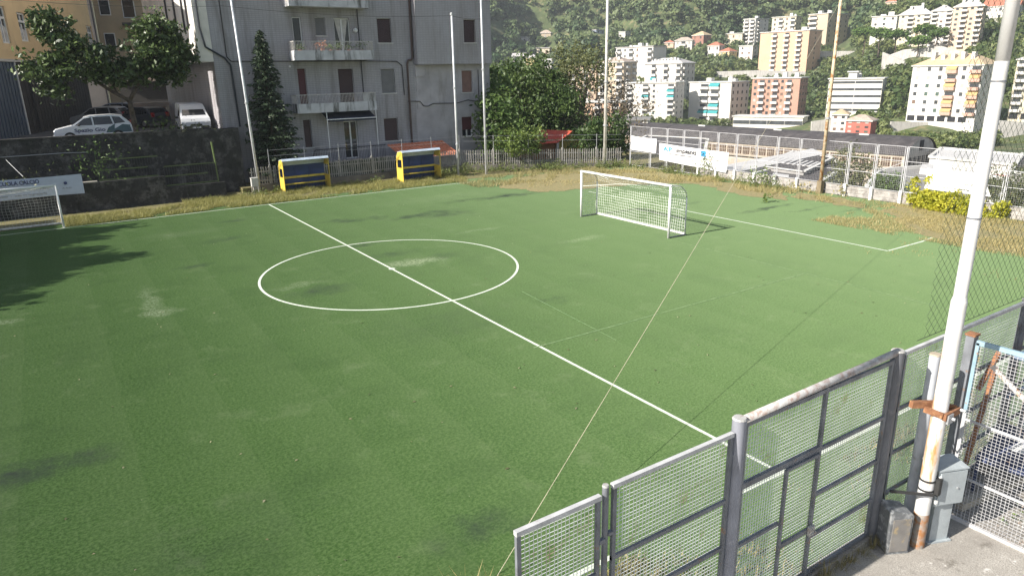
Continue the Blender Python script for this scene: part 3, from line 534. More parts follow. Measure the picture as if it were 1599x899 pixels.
def holes_wall(b, x0, x1, z0, z1, y, holes, dep=.22):
    xs = sorted({x0, x1, *[h[0] for h in holes], *[h[1] for h in holes]}); zs = sorted({z0, z1, *[h[2] for h in holes], *[h[3] for h in holes]})
    for xa, xb in zip(xs[:-1], xs[1:]):
        for za, zb in zip(zs[:-1], zs[1:]):
            cx, cz = (xa + xb) / 2, (za + zb) / 2
            if any(h[0] < cx < h[1] and h[2] < cz < h[3] for h in holes): continue
            b.add([(xa, y, za), (xb, y, za), (xb, y, zb), (xa, y, zb)], [(0, 1, 2, 3)])
    for a, c, d, e in holes:
        b.add([(a, y, d), (c, y, d), (c, y, e), (a, y, e), (a, y + dep, d), (c, y + dep, d), (c, y + dep, e), (a, y + dep, e)], [(0, 4, 5, 1), (1, 5, 6, 2), (2, 6, 7, 3), (3, 7, 4, 0)])
ab = thing('apartment_building', 'large grey tiled apartment block with stacked balconies behind the picket fence', 'building', (10, Yf, 0))
def slat_shutter(x0, x1, z0, z1, y, m, p, name='shutter'):
    b = MB(); z = z0
    while z < z1 - .01: b.add([(x0, y, z), (x1, y, z), (x1, y + .012, z + .055), (x0, y + .012, z + .055), (x0, y + .02, z + .06), (x1, y + .02, z + .06)], [(0, 1, 2, 3), (3, 2, 5, 4)]); z += .06
    return b.build(name, m, p, True)
def win(x0, x1, z0, z1, y, kind, shut=None, lift=0.):
    fm = MB(); w = .07; yy = y + .14
    for a in ((x0, z0, x0 + w, z1), (x1 - w, z0, x1, z1), (x0 + w, z1 - w, x1 - w, z1), (x0 + w, z0, x1 - w, z0 + w)): fm.box((a[0] + .002, yy, a[1] + .002), (a[2] - .002, yy + .06, a[3] - .002))
    if kind in ('double', 'open', 'glass2'): c = (x0 + x1) / 2; fm.box((c - .05, yy - .01, z0 + w), (c + .05, yy + .055, z1 - w))
    o = fm.build('window', frame_w, ab, True)
    if kind != 'shut' or lift:
        b = MB(); b.add([(x0, yy + .04, z0), (x1, yy + .04, z0), (x1, yy + .04, z1), (x0, yy + .04, z1)], [(0, 1, 2, 3)]); b.build('pane', glass, o, True)
    if kind == 'open':
        for s, xe in ((1, x0 + w), (-1, x1 - w)):
            b = MB(); n = 6; zt = z1 - w; cc = (x0 + x1) / 2 - s * .06
            pts = [(xe + s * .03, yy + .03, zt), (cc, yy + .03, zt), (cc, yy + .03, z0 + (z1 - z0) * .12), (xe + s * (abs(cc - xe)) * .62, yy + .032, z0 + (z1 - z0) * .5)]; b.add(pts, [(0, 1, 2, 3)]); b.build('curtain', curt, o, True)
    if shut: slat_shutter(x0 + .03, x1 - .03, z0 + lift, z1 - .02, yy - .03, shut, o)
    s = MB(); s.box((x0 - .07, y - .05, z0 - .07), (x1 + .07, y + .12, z0 - .002))
    if kind not in ('door', 'open', 'glass2'): s.build('sill', sill_m, o, True)
    return o
flr = 3.47
W_c = [(11.0, 12.08, 9.3 + flr, 10.95 + flr), (11.0, 12.08, 9.3, 10.95), (11.02, 12.1, 5.8, 7.5), (10.98, 12.1, 2.35, 4.0)]
Dl = [(4.93, 5.55, 8.2 + flr, 10.92 + flr), (4.93, 5.55, 8.3, 10.92), (4.93, 5.5, 4.9, 7.62), (4.95, 5.5, 2.3, 4.2)]; Dr = [(7.8, 8.95, 8.2 + flr, 10.9 + flr), (7.8, 8.95, 8.3, 10.9), (7.8, 8.9, 4.9, 7.55), (7.85, 8.88, 1.3, 3.95)]
Bl = [(6.5, 7.2, 9.75 + flr, 10.92 + flr), (6.5, 7.2, 9.75, 10.92)]
b = MB(); holes_wall(b, -.35, 13.7, .2, 17.5, Yf, W_c + Dl + Dr + Bl)
b.add([(-.35, Yf, .2), (-.35, Yf + 22, .2), (-.35, Yf + 22, 17.5), (-.35, Yf, 17.5)], [(0, 3, 2, 1)]); FP = [(-.35, Yf), (20.3, Yf), (20.3, Yf + 9), (8, Yf + 9), (8, Yf + 22), (-.35, Yf + 22)]
for (xa, ya), (xb, yb_) in zip(FP[1:-1], FP[2:]): b.add([(xa, ya, 0), (xb, yb_, 0), (xb, yb_, 17.5), (xa, ya, 17.5)], [(0, 1, 2, 3)])
b.add([(*p, 17.5) for p in FP], [tuple(range(6))])
b.build('wall', tilew, ab, True)
Wr = [(17.75, 18.7, 5.63, 7.25), (17.6, 18.55, 2.2, 3.75)]
b = MB(); holes_wall(b, 13.702, 20.3, .2, 7.74, Yf + .004, Wr); b.box((13.75, Yf - .12, 6.9), (14.5, Yf - .002, 7.72)); b.box((13.8, Yf - .035, 4.6), (14.35, Yf - .002, 6.9)); b.build('lower_wall', plaster, ab, True)
yb = 24.85; Wu = [(17.72, 18.75, 9.3, 10.95), (17.72, 18.75, 9.3 + flr, 10.95 + flr)]
b = MB(); holes_wall(b, 13.72, 20.12, 7.75, 17.6, yb, Wu)
b.add([(13.72, yb, 7.75), (13.72, Yf, 7.75), (13.72, Yf, 17.6), (13.72, yb, 17.6)], [(0, 3, 2, 1)]); b.add([(20.12, yb, 7.75), (20.12, Yf, 7.75), (20.12, Yf, 17.6), (20.12, yb, 17.6)], [(0, 1, 2, 3)]); b.add([(13.72, yb, 7.75), (20.12, yb, 7.75), (20.12, Yf, 7.75), (13.72, Yf, 7.75)], [(0, 3, 2, 1)]); b.add([(13.72, yb, 17.6), (20.12, yb, 17.6), (20.12, Yf, 17.6), (13.72, Yf, 17.6)], [(0, 1, 2, 3)])
b.build('overhanging_bay', tile_wall('bay_tile_facing', (.385, .375, .4), (.3, .29, .305), (.2, .18, .17)), ab, True)
# left end: bay jutting out over the alley, its lit end wall
b = MB(); b.add([(-1.2, Yf - .004, 8.12), (-.36, Yf - .004, 8.12), (-.36, Yf - .004, 17.5), (-1.2, Yf - .004, 17.5)], [(0, 1, 2, 3)]); b.add([(-1.2, Yf - .004, 8.12), (-1.2, Yf + 22.2, 8.12), (-1.2, Yf + 22.2, 17.5), (-1.2, Yf - .004, 17.5)], [(0, 3, 2, 1)]); b.add([(-1.2, Yf - .004, 8.12), (-.36, Yf - .004, 8.12), (-.36, Yf + 22.2, 8.12), (-1.2, Yf + 22.2, 8.12)], [(0, 3, 2, 1)]); b.build('end_bay', mat('white_end_render', (.66, .63, .58), .8, scale=.6, dirt=(.4, .38, .36), dirt_amt=(.6, .8), streak=True), ab, True)
for y in (27.2, 28.6, 31.6, 35): b = MB(); b.box((-1.32, y, 10.2 - (y - 27) * .1), (-1.21, y + .12, 12.6)); b.build('chimney_flue', iron_d, ab, True)
for q in W_c[:2] + W_c[3:]: win(*q, Yf, 'shut', shut_br)
win(*W_c[2], Yf, 'shut', shut_gr); win(*Wr[0], Yf + .004, 'shut', mat('tan_roller_slats', (.2, .11, .085), .6)); win(*Wr[1], Yf + .004, 'double', shut_red, .55)
for q in Wu: win(*q, yb, 'shut', shut_br)
win(*Dl[0], Yf, 'door'); win(*Dl[1], Yf, 'door'); win(*Dl[2], Yf, 'shut', shut_red); win(*Dl[3], Yf, 'shut', shut_br)
win(*Dr[0], Yf, 'open'); win(*Dr[1], Yf, 'open'); win(*Dr[2], Yf, 'shut', shut_br); win(*Dr[3], Yf, 'glass2')
for q in Bl: win(*q, Yf, 'shut', shut_gr)
# balconies: slab, parapet front, railing bars, top rail
def balcony(x0, x1, z, flowers=False, plain_end=0):
    o = MB(); o.box((x0, Yf - 1.2, z + .0), (x1, Yf - .003, z + .14)); o.box((x0, Yf - 1.26, z - .02), (x1, Yf - 1.201, z + .6)); o.box((x0 - .05, Yf - 1.26, z - .02), (x0 - .001, Yf - .003, z + .6)); o.box((x1 + .001, Yf - 1.26, z - .02), (x1 + .05, Yf - .003, z + .6))
    p = o.build('balcony', balc_m, ab, True); n = int((x1 - x0) / .1); bars = MB()
    tr = MB(); tr.box((x0 - .04, Yf - 1.25, z + 1.16), (x1 + .04, Yf - 1.205, z + 1.2)); tr.box((x0 - .04, Yf - 1.2, z + 1.16), (x0, Yf - .01, z + 1.2)); tr.box((x1, Yf - 1.2, z + 1.16), (x1 + .04, Yf - .01, z + 1.2)); tr.build('handrail', iron_w, p, True)
    bm0 = MB().box((-.011, -.011, 0), (.011, .011, .56)).mesh('railing_bar', iron_w)
    for i in range(n + 1): inst('railing_bar', bm0, p, (x0 + (x1 - x0) * i / n - 10, -1.23, z + .6))
    bl = MB()
    for i in range(11):
        for xx in (x0 - .02, x1 + .02): bl.box((xx - .011, Yf - 1.1 + i * .1, z + .6), (xx + .011, Yf - 1.08 + i * .1, z + 1.16))
    bl.build('end_bars', iron_w, p, True, kind='stuff')
    if plain_end: e = MB(); e.box((x1 - plain_end, Yf - 1.2, z + .6), (x1, Yf - 1.19, z + 1.16)); e.build('end_panel', balc_m, p, True)
    return p
bp = [balcony(4.5, 10.0, 11.5), balcony(4.55, 10.02, 8.14), balcony(4.35, 9.95, 4.72, plain_end=.9)]
for zz in (4.72, 8.14): b = MB(); b.tube((9.55, Yf - .06, zz + .7), (9.55, Yf - .06, zz + 3.4), .035, n=8); b.build('drainpipe', iron_d, ab, True)
b = MB(); b.ball((9.3, Yf - .1, 10.1), .16, 10, 6); b.build('satellite_dish', frame_w, ab, True); b = MB(); b.ball((4.42, Yf - .12, 7.75), .07, 8, 5); b.build('wall_lamp', frame_w, ab, True)
# awning over the ground floor terrace
aw = MB(); aw.add([(6.25, Yf - .05, 4.68), (9.85, Yf - .05, 4.68), (9.85, Yf - 1.3, 4.2), (6.25, Yf - 1.3, 4.2), (9.85, Yf - 1.3, 4.05), (6.25, Yf - 1.3, 4.05)], [(0, 1, 2, 3), (3, 2, 4, 5)]); a_ = aw.build('awning', plain('navy_awning_cloth', (.025, .03, .05), .9), ab, True)
b = MB(); b.tube((6.2, Yf - 1.31, 4.2), (9.9, Yf - 1.31, 4.2), .035); b.build('front_bar', frame_w, a_, True)
for x in (6.24, 9.86): b = MB(); b.tube((x, Yf - 1.32, 4.68), (x, Yf - 1.32, 1.3), .03); b.build('awning_post', frame_w, a_, True)
# pipes and cables on the facade
b = MB(); b.path([(13.58, Yf - .1, 17.4), (13.58, Yf - .1, 8.3), (13.5, Yf - .1, 8.12), (13.2, Yf - .1, 8.05), (13.12, Yf - .1, 7.8), (13.12, Yf - .1, .3)], .075, 8); b.build('downpipe', mat('brown_downpipe', (.08, .05, .042), .5), ab, True)
b = MB(); b.path([(-.95, Yf - .1, 17.4), (-.95, Yf - .1, 10.2), (-.75, Yf - .1, 9.0), (.3, Yf - .1, 8.35), (.62, Yf - .1, 7.9), (.7, Yf - .1, 4)], .06, 8); b.build('downpipe', plain('black_downpipe', (.025, .03, .04), .5), ab, True)
b = MB(); b.path([(.45, Yf - .07, 17.4), (.45, Yf - .07, 8.4), (.7, Yf - .07, 8.12), (10, Yf - .07, 8.05)], .03, 6); b.path([(10, Yf - .07, 8.05), (12.3, Yf - .07, 8.0), (12.7, Yf - .07, 7.7), (12.75, Yf - .07, 5.6)], .03, 6)
b.path([(13, Yf - .07, 5.15), (14.0, Yf - .07, 5.1), (14.3, Yf - .07, 4.75), (14.7, Yf - .07, 4.72), (15.1, Yf - .07, 4.9), (17.2, Yf - .07, 4.85), (18.2, Yf - .07, 5.05), (19.0, Yf - .07, 4.9), (20.2, Yf - .07, 5.05)], .03, 6); b.path([(19.2, Yf - .07, 4.95), (19.2, Yf - .07, 7.3)], .03, 6); b.build('facade_cable', cable_m, ab, True)
# terrace railing of the ground floor
tr = thing('terrace_railing', 'dark iron railing round the ground floor terrace under the awning', 'railing', (4.6, Yf - 1.5, 1.1))
b = MB(); b.bar((5.1, Yf - 1.6, 2.25), (10.3, Yf - 1.6, 2.25), .04, .05); b.bar((5.1, Yf - 1.6, 1.25), (10.3, Yf - 1.6, 1.25), .04, .04); b.bar((5.1, Yf - 1.6, 2.25), (4.6, Yf - 2.2, 1.6), .04, .05); b.build('handrail', iron_d, tr, True)
bm0 = MB().box((-.01, -.01, 0), (.01, .01, 1.0)).mesh('railing_bar', iron_d)
for i in range(44): inst('railing_bar', bm0, tr, (5.15 + i * .118 - 4.6, -.1, .15))
b = MB(); b.prism([(-.2, 22.9), (20.5, 22.9), (20.5, Yf - .01), (-.2, Yf - .01)], -.3, .3); b.build('garden_ground', soil, kind='structure')
b = MB(); b.prism([(4.4, 23.7), (10.6, 23.7), (10.6, Yf - .01), (4.4, Yf - .01)], .3, 1.24); b.build('terrace_floor', concrete, kind='structure')
# flower pots and washing on the lit balcony
pot = mat('terracotta', (.42, .17, .09), .8); fol = leafmat('pot_plant_leaves', (.06, .12, .03), (.2, .28, .07), .3, 4)
pl_lab = ('orange pot plant leaning on the second floor railing', 'low green pot plant behind the second floor railing', 'bushy green pot plant near the middle of the second floor balcony', 'sparse pot plant below the curtained balcony door', 'dark pot plant at the right end of the second floor balcony', 'small pot plant at the left end of the second floor balcony')
def tuft_mesh(name, n, rx, h, leaf, m, seed=1, tone=.5):
    g = np.random.default_rng(seed); c = g.normal(0, 1, (n, 3)) * (rx * .5, rx * .5, h * .28) + (0, 0, h * .55); a = g.normal(0, 1, (n, 3)); a /= np.linalg.norm(a, axis=1)[:, None]; q = np.cross(a, g.normal(0, 1, (n, 3))); q /= np.linalg.norm(q, axis=1)[:, None]
    v = np.stack([c - a * leaf, c - q * leaf * .45, c + a * leaf, c + q * leaf * .45], 1).reshape(-1, 3); v[:, 2] = np.maximum(v[:, 2], .01)
    return npmesh(name, v, np.arange(4 * n).reshape(-1, 4), m, np.clip(g.normal(tone, .25, n), 0, 1))
for i, (x, h) in enumerate(((6.5, .55), (7.1, .4), (7.6, .5), (8.4, .4), (9.3, .6), (5.0, .35))):
    t = thing('pot_plant', pl_lab[i], 'plant', (x, Yf - 1.0, 8.28), 0, 'pot plants on the balcony'); b = MB(); b.tube((0, 0, 0), (0, 0, .5), .12, .16, n=10); b.build('pot', pot, t); inst('foliage', tuft_mesh('foliage', 60, .36, h, .07, fol if i else leafmat('orange_leaves', (.5, .16, .06), (.6, .25, .1), .3, 4), i), t, (0, 0, .5))
# ================================================================ LEFT: retaining walls, fences, car park
wl = thing('retaining_wall', 'tall dark stained masonry wall holding up the car park', 'wall', (-12, 24, 0))
b = MB(); b.prism([(-40, 23.9), (.25, 23.9), (.25, 24.2), (-40, 24.2)], -.4, 4.05); b.box((-40, 23.85, 4.05), (-2.2, 24.25, 4.13)); b.build('masonry', stone, wl, True)
b = MB(); b.prism([(.25, 23.9), (.28, 25.4), (-.1, 25.45), (-.1, 24.2)], -.4, 4.0); b.build('return_wall', stone, wl, True)
lw = thing('terrace_wall', 'low stepped masonry wall behind the left goal, carrying the school banner', 'wall', (-10, 22, 0))
b = MB(); b.prism([(-40, 22.1), (-4.7, 22.1), (-4.7, 22.4), (-40, 22.4)], -.4, 1.6); b.prism([(-4.698, 22.1), (-1.35, 22.1), (-1.35, 22.4), (-4.698, 22.4)], -.4, .92); b.prism([(-40, 22.4), (-1.5, 22.4), (-1.5, 23.9), (-40, 23.9)], -.4, .6); b.build('masonry', stone, lw, True)
b = MB(); b.box((-40, 22.06, 1.6), (-8.2, 22.42, 1.66)); b.build('coping', concrete, lw, True)
green_ir = plain('green_iron', (.05, .12, .035), .5); grn_hi = plain('green_rail', (.1, .14, .045), .6)
gr = thing('green_railing', 'rusting dark green iron railing on top of the stepped wall', 'railing', (-6, 22.2, 1))
bm0 = MB().box((-.012, -.012, 0), (.012, .012, 1.12)).mesh('railing_bar', iron_d)
for x0, x1, z0 in ((-8.1, -5.0, 1.6), (-4.65, -1.75, .95)):
    b = MB(); b.bar((x0, 22.25, z0 + .07), (x1, 22.25, z0 + .07), .04, .05); b.bar((x0, 22.25, z0 + .62), (x1 - .5, 22.25, z0 + .62), .03, .05); b.bar((x0, 22.25, z0 + 1.2), (x1 + .1, 22.25, z0 + 1.2), .03, .04); b.build('rail', grn_hi, gr, True)
    for i in range(int((x1 - x0) / .14)): inst('railing_bar', bm0, gr, (x0 + i * .14 + 6, .05, z0 + .08 - 1))
gpo = thing('green_post', 'bright green leaning steel post at the end of the iron railing', 'post', (-1.7, 22.25, .95)); b = MB(); b.tube((0, 0, 0), (-.04, 0, 1.2), .035, n=8); b.tube((-.04, 0, 1.2), (-.1, 0, 2.45), .05, .06, n=8); b.build('shaft', grn_hi, gpo)
b = MB(); b.path([(-14, 23.86, 3.2), (-9.5, 23.86, 3.2), (-8.3, 23.86, 3.15)], .02, 5); b.tube((-12.3, 23.8, 3.1), (-11.3, 22.3, 1.7), .008, n=5); tag(b.build('wall_conduit', galv), 'thin grey conduit along the retaining wall above the banner', 'pipe')
# printed banner
def text(body, size, m, parent, at, ux, uz, off=.004, width=None):
    cu = bpy.data.curves.new('lettering', 'FONT'); cu.body = body; cu.size = size; cu.extrude = .0015; cu.offset = size * .022; o = bpy.data.objects.new('tmp', cu); COL.objects.link(o); dg = bpy.context.evaluated_depsgraph_get(); me = bpy.data.meshes.new_from_object(o.evaluated_get(dg)); bpy.data.objects.remove(o)
    v = np.array([q.co[:] for q in me.vertices]); w0 = v[:, 0].max() - v[:, 0].min(); sx = (width / w0) if width else 1
    ux = Vector(ux).normalized(); uz = Vector(uz).normalized(); n = ux.cross(uz)
    for q in me.vertices: q.co = Vector(at) + ux * (q.co.x * sx) + uz * q.co.y + n * (off + q.co.z)
    me.materials.clear(); me.materials.append(m); l = bpy.data.objects.new('lettering', me); link(l, parent)
    p = parent; offv = Vector((0, 0, 0))
    while p: offv += p.location; p = p.parent
    l.location = -offv; return l
navy = plain('navy_print', (.03, .05, .16), .6); ban = mat('school_banner_vinyl', (.5, .56, .68), .5, var=.06); inkg = plain('grey_print', (.25, .28, .33), .6)
bn1 = thing('football_school_banner', 'long pale blue banner reading SCUOLA CALCIO on the wall behind the left goal', 'banner', (-13, 22, 1))
b = MB()
n = 18; xs = np.linspace(-18.2, -8.92, n)
vs = [(x, 22.03 + .012 * math.sin(x * 3), 1.07 + .02 * math.sin(x)) for x in xs] + [(x, 22.03 + .015 * math.sin(x * 2 + 1), 2.14 + .01 * math.sin(x * 1.3)) for x in xs]; b.add(vs, [(i, i + 1, n + i + 1, n + i) for i in range(n - 1)]); b.add([(v[0], v[1] + .012, v[2]) for v in vs], [(n + i, n + i + 1, i + 1, i) for i in range(n - 1)]); b.build('cloth', ban, bn1, True)
text('SCUOLA CALCIO', .3, navy, bn1, (-12.9, 22.0, 1.83), (1, 0, 0), (0, 0, 1), width=1.95)
text('Piccoli Amici  Primi Calci  Pulcini  Esordienti', .17, inkg, bn1, (-15.0, 22.0, 1.5), (1, 0, 0), (0, 0, 1), width=4.5)
text('iscrizioni aperte tutto l anno  -  info in segreteria', .15, inkg, bn1, (-15.0, 22.0, 1.22), (1, 0, 0), (0, 0, 1), width=4.3)
b = MB(); b.tube((-9.75, 22.0, 1.72), (-9.75, 21.995, 1.72), .085, n=14); b.build('crest', navy, bn1, True); text('A.S.D.', .09, inkg, bn1, (-9.95, 22.0, 1.42), (1, 0, 0), (0, 0, 1), width=.5)
# picket fence along the gardens
pk = thing('picket_fence', 'grey concrete picket fence with pointed pales on a low wall along the gardens', 'fence', (12, 22.6, 0))
picket_m = mat('weathered_concrete_pales', (.3, .29, .27), .9, var=.25, scale=3); base_m = mat('dark_plinth', (.14, .13, .115), .95, var=.3, scale=1.5, bmp=.5, bscale=7)
def pfl(x): return 22.6 if x < 16 else 22.6 - (x - 16) * (22.6 - 16.9) / (26.9 - 16.0)
def pz(x): return .48 if x < 13 else .48 - .02 * (x - 13)
xs = [.3] + list(np.arange(1.2, 26.9, 1.0)); 
b = MB()
for x0, x1 in ((.3, 5.9), (5.901, 11.4), (11.401, 16), (16.001, 21.4), (21.401, 26.9)):
    y0, y1 = pfl(x0), pfl(x1); b.add([(x0, y0 - .1, -.2), (x1, y1 - .1, -.2), (x1, y1 + .12, -.2), (x0, y0 + .12, -.2), (x0, y0 - .1, pz(x0)), (x1, y1 - .1, pz(x1)), (x1, y1 + .12, pz(x1)), (x0, y0 + .12, pz(x0))], [(0, 3, 2, 1), (4, 5, 6, 7), (0, 1, 5, 4), (1, 2, 6, 5), (2, 3, 7, 6), (3, 0, 4, 7)])
b.build('low_wall', base_m, pk, True)
pm = MB(); pm.prism([(-.035, -.02), (.035, -.02), (.035, .02), (-.035, .02)], 0, 1.02); pm.add([(-.035, -.02, 1.02), (.035, -.02, 1.02), (.035, .02, 1.02), (-.035, .02, 1.02), (0, 0, 1.12)], [(0, 1, 4), (1, 2, 4), (2, 3, 4), (3, 0, 4)]); pm = pm.mesh('picket', picket_m)
x = .4
while x < 26.8:
    o = inst('picket', pm, pk, (x - 12, pfl(x) - 22.6, pz(x) + .01 + random.uniform(-.015, .015))); o.rotation_euler = (0, random.uniform(-.025, .025), random.uniform(-.1, .1)); x += .155
b = MB()
for z in (.22, .8):
    for x0, x1 in ((.3, 16), (16, 26.9)): b.bar((x0, pfl(x0) + .04, pz(x0) + z), (x1, pfl(x1) + .04, pz(x1) + z), .04, .06)
b.build('rail', picket_m, pk, True)
pm2 = MB(); pm2.prism([(-.06, -.06), (.06, -.06), (.06, .06), (-.06, .06)], 0, 1.2); pm2 = pm2.mesh('fence_post', picket_m); pm3 = MB().tube((0, 0, 1.2), (0, 0, 2.2), .022, n=6).mesh('wire_stake', galv)
for x in np.arange(1.6, 26.8, 2.35): p = inst('fence_post', pm2, pk, (x - 12, pfl(x) - 22.55, pz(x))); inst('wire_stake', pm3, p)
b = MB()
for z in (1.75, 2.12):
    for x0, x1 in ((1.6, 16), (16, 26.8)): b.tube((x0, pfl(x0) + .05, pz(x0) + z), (x1, pfl(x1) + .05, pz(x1) + z), .008, n=4)
b.build('stretched_wire', galv, pk, True)
b = MB(); b.add([(4.9, 22.7, .3), (11.2, 22.7, .3), (11.2, 22.7, 1.5), (4.9, 22.7, 1.42)], [(0, 1, 2, 3)]); b.build('shade_cloth', mat('green_shade_cloth', (.035, .06, .035), .95), pk, True)
# little tiled shed behind the second dugout
tile_r = mat('terracotta_tiles', (.5, .17, .095), .8, var=.25, scale=6); ts = thing('tiled_shed', 'small garden shed with ribbed terracotta tile roof behind the second dugout', 'shed', (13.5, 23.25, .3))
b = MB(); b.box((-2.2, .05, 0), (2.0, 1.5, 1.0)); b.build('wall', plaster, ts)
n = 17
for i in range(n):
    x = -2.05 + i * .27; b = MB(); b.add([(x + .125 * math.cos(a) + (0 if j == 0 else -.72), -.45 if j == 0 else 1.1, (.88 if j == 0 else 1.85) + .07 * math.sin(a)) for j in (0, 1) for a in np.linspace(0, math.pi, 5)], [(k, k + 1, 6 + k, 5 + k) for k in range(4)] + [(4, 0, 5, 9)]); b.build('tile', tile_r, ts)
# red felt-roofed hut
rh = thing('garden_hut', 'wooden hut with bright red felt roof and yellow gable beyond the picket fence', 'hut', (26.2, 23.7, -.2), R(-8))
b = MB(); b.box((-2.6, .3, 0), (2.4, 2.6, 1.75)); b.build('wall', mat('brown_timber_wall', (.26, .13, .06), .85), rh)
b = MB(); b.extr([(-.4, 0), (2.4, 0), (2.4, 1.75), (1.0, 2.25), (-.4, 1.75)], .22, .29); b.build('gable', mat('yellow_boards', (.34, .27, .07), .8), rh)
b = MB(); b.add([(-2.9, -.1, 1.55), (-.45, -.1, 1.55), (1.0, -.1, 2.42), (-.4, 2.6, 2.42), (-2.9, 2.6, 2.2)], [(0, 1, 2, 3, 4)]); b.add([(1.0, -.1, 2.42), (2.7, -.1, 1.68), (2.7, 2.6, 1.68), (-.4, 2.6, 2.42)], [(0, 1, 2, 3)]); b.add([(-2.9, -.1, 1.5), (-.45, -.1, 1.5), (-.45, -.1, 1.55), (-2.9, -.1, 1.55)], [(0, 1, 2, 3)]); b.build('roof', mat('red_felt', (.6, .1, .06), .85, var=.1), rh)
for x in (-.45, 2.55): b = MB(); b.box((x - .1, -.08, 0), (x + .1, .1, 1.52)); b.build('post', sill_m, rh)
# far mesh fence in white frames
ff = thing('white_mesh_fence', 'white framed mesh fence above grey boards along the valley side', 'fence', (27, 4, 0)); ffw = mat('white_fence_paint', (.5, .5, .52), .5, dirt=(.36, .33, .31), dirt_amt=(.6, .75)); fwire = plain('fine_fence_wire', (.5, .5, .5), .5, .2)
FX = 27.0; ys = [16.2, 14.0, 12.35, 10.75, 9.25, 7.7, 6.15, 4.6, 3.05, 1.5, -.05, -1.6, -3.15, -4.75, -6.35, -7.95, -9.5, -11.1, -12.7, -14.3, -15.9, -17.5]
def fz(y): return .08 if y > 9 else .62
for i, (ya, yb_) in enumerate(zip(ys[:-1], ys[1:])):
    a, c = ya - .09, yb_ + .09; z0 = fz((a + c) / 2); f = MB()
    for y in (a, c): f.tube((FX, y, z0), (FX, y, 3.0), .017, n=6)
    for z in (z0 + .02, z0 + (3 - z0) * .36, z0 + (3 - z0) * .68, 2.99): f.tube((FX, a, z), (FX, c, z), .015, n=6)
    if i == 12: f.tube((FX, a, 1.5), (FX, c, 2.2), .016, n=5)
    p = f.build('fence_panel', ffw, ff, True); wires(-a + .02, -c - .02, z0, 2.98, .1, .0024, lambda u, z, e: (FX + e, -u, z)).build('wire_mesh', fwire, p, True, kind='stuff')
pm4 = MB().tube((0, 0, 0), (0, 0, 3.0), .028, n=8).mesh('fence_post', ffw)
for y in ys: inst('fence_post', pm4, ff, (.03, y - 4, 0))
board = mat('grey_boards', (.33, .31, .29), .9, var=.3, scale=2.5, dirt=(.17, .15, .13), dirt_amt=(.52, .7)); stp = MB().box((-.06, -.07, 0), (.06, .07, .72)).mesh('stub_post', white_paint)
for ya, yb_ in zip(ys[4:-1], ys[5:]):
    for k in range(3):
        b = MB(); b.box((FX + .05, yb_ + .02, .03 + k * .2), (FX + .085, ya - .02, .215 + k * .2)); b.build('plank', board, ff, True)
    inst('stub_post', stp, ff, (-.06, ya - 4, 0))
vinyl = mat('white_vinyl', (.8, .8, .79), .45, var=.03); cyan = plain('cyan_print', (.04, .3, .6), .5); blk = plain('dark_print', (.02, .02, .03), .6); redp = plain('red_print', (.5, .08, .07), .5)
def banner(name, label, pts, x, waves=.02):
    t = thing(name, label, 'banner', (x, pts[0][0], pts[0][1]), 0); b = MB(); n = 9; A, B_, C, D = pts     # top left, top right, bottom right, bottom left as (y, z)
    tp_ = [(x + waves * math.sin(i * 1.7), A[0] + (B_[0] - A[0]) * i / (n - 1), A[1] + (B_[1] - A[1]) * i / (n - 1) - .03 * math.sin(math.pi * i / (n - 1))) for i in range(n)]; bt = [(x + waves * math.sin(i * 1.3 + 1), D[0] + (C[0] - D[0]) * i / (n - 1), D[1] + (C[1] - D[1]) * i / (n - 1)) for i in range(n)]
    b.add(bt + tp_, [(i, i + 1, n + i + 1, n + i) for i in range(n - 1)]); b.add([(v[0] + .012, v[1], v[2]) for v in bt + tp_], [(n + i, n + i + 1, i + 1, i) for i in range(n - 1)]); b.build('sheet', vinyl, t, True); return t
banner('blank_banner', 'plain white banner at the left end of the white mesh fence', ((16.0, 2.3), (13.3, 2.22), (13.3, 1.2), (16.0, 1.25)), 26.9)
b2 = banner('installer_banner', 'white banner reading A.P. impianti with pale blue letters and blue emblem', ((13.0, 1.95), (6.7, 1.78), (6.7, 1.18), (13.0, 1.32)), 26.9, .01)
text('A.P.', .42, cyan, b2, (26.87, 12.55, 1.46), (0, -1, -.025), (0, 0, 1), width=.95); text('impianti', .42, blk, b2, (26.87, 11.3, 1.44), (0, -1, -.025), (0, 0, 1), width=1.85)
b = MB()
for k in range(4): b.box((26.86, 8.55 + (.06 if k % 2 else 0), 1.34 + k * .1), (26.87, 9.0 + (.06 if k % 2 else 0), 1.42 + k * .1))
b.build('emblem', cyan, b2, True)
b3 = banner('lower_banner', 'faded white banner hanging below the impianti banner', ((13.0, 1.28), (6.75, 1.12), (6.8, .45), (13.0, .75)), 26.93, .03); text('tel.  impianti idraulici', .2, plain('faded_print', (.6, .6, .6), .6), b3, (26.9, 9.6, .75), (0, -1, -.03), (0, 0, 1), width=2.2)
b4 = banner('sponsor_banner', 'large white banner with small dark print above the yellow-green hedge', ((-5.95, 2.02), (-8.5, 2.05), (-9.05, .98), (-5.95, .98)), 26.86, .02); text('- - - - -  -- ---  -  ------', .2, blk, b4, (26.82, -6.05, 1.12), (0, -1, .0), (0, 0, 1), width=2.0)
text('- --  ----', .2, plain('faded_print', (.6, .6, .6), .6), b4, (26.82, -7.0, 1.4), (0, -1, .0), (0, 0, 1), width=1.2)
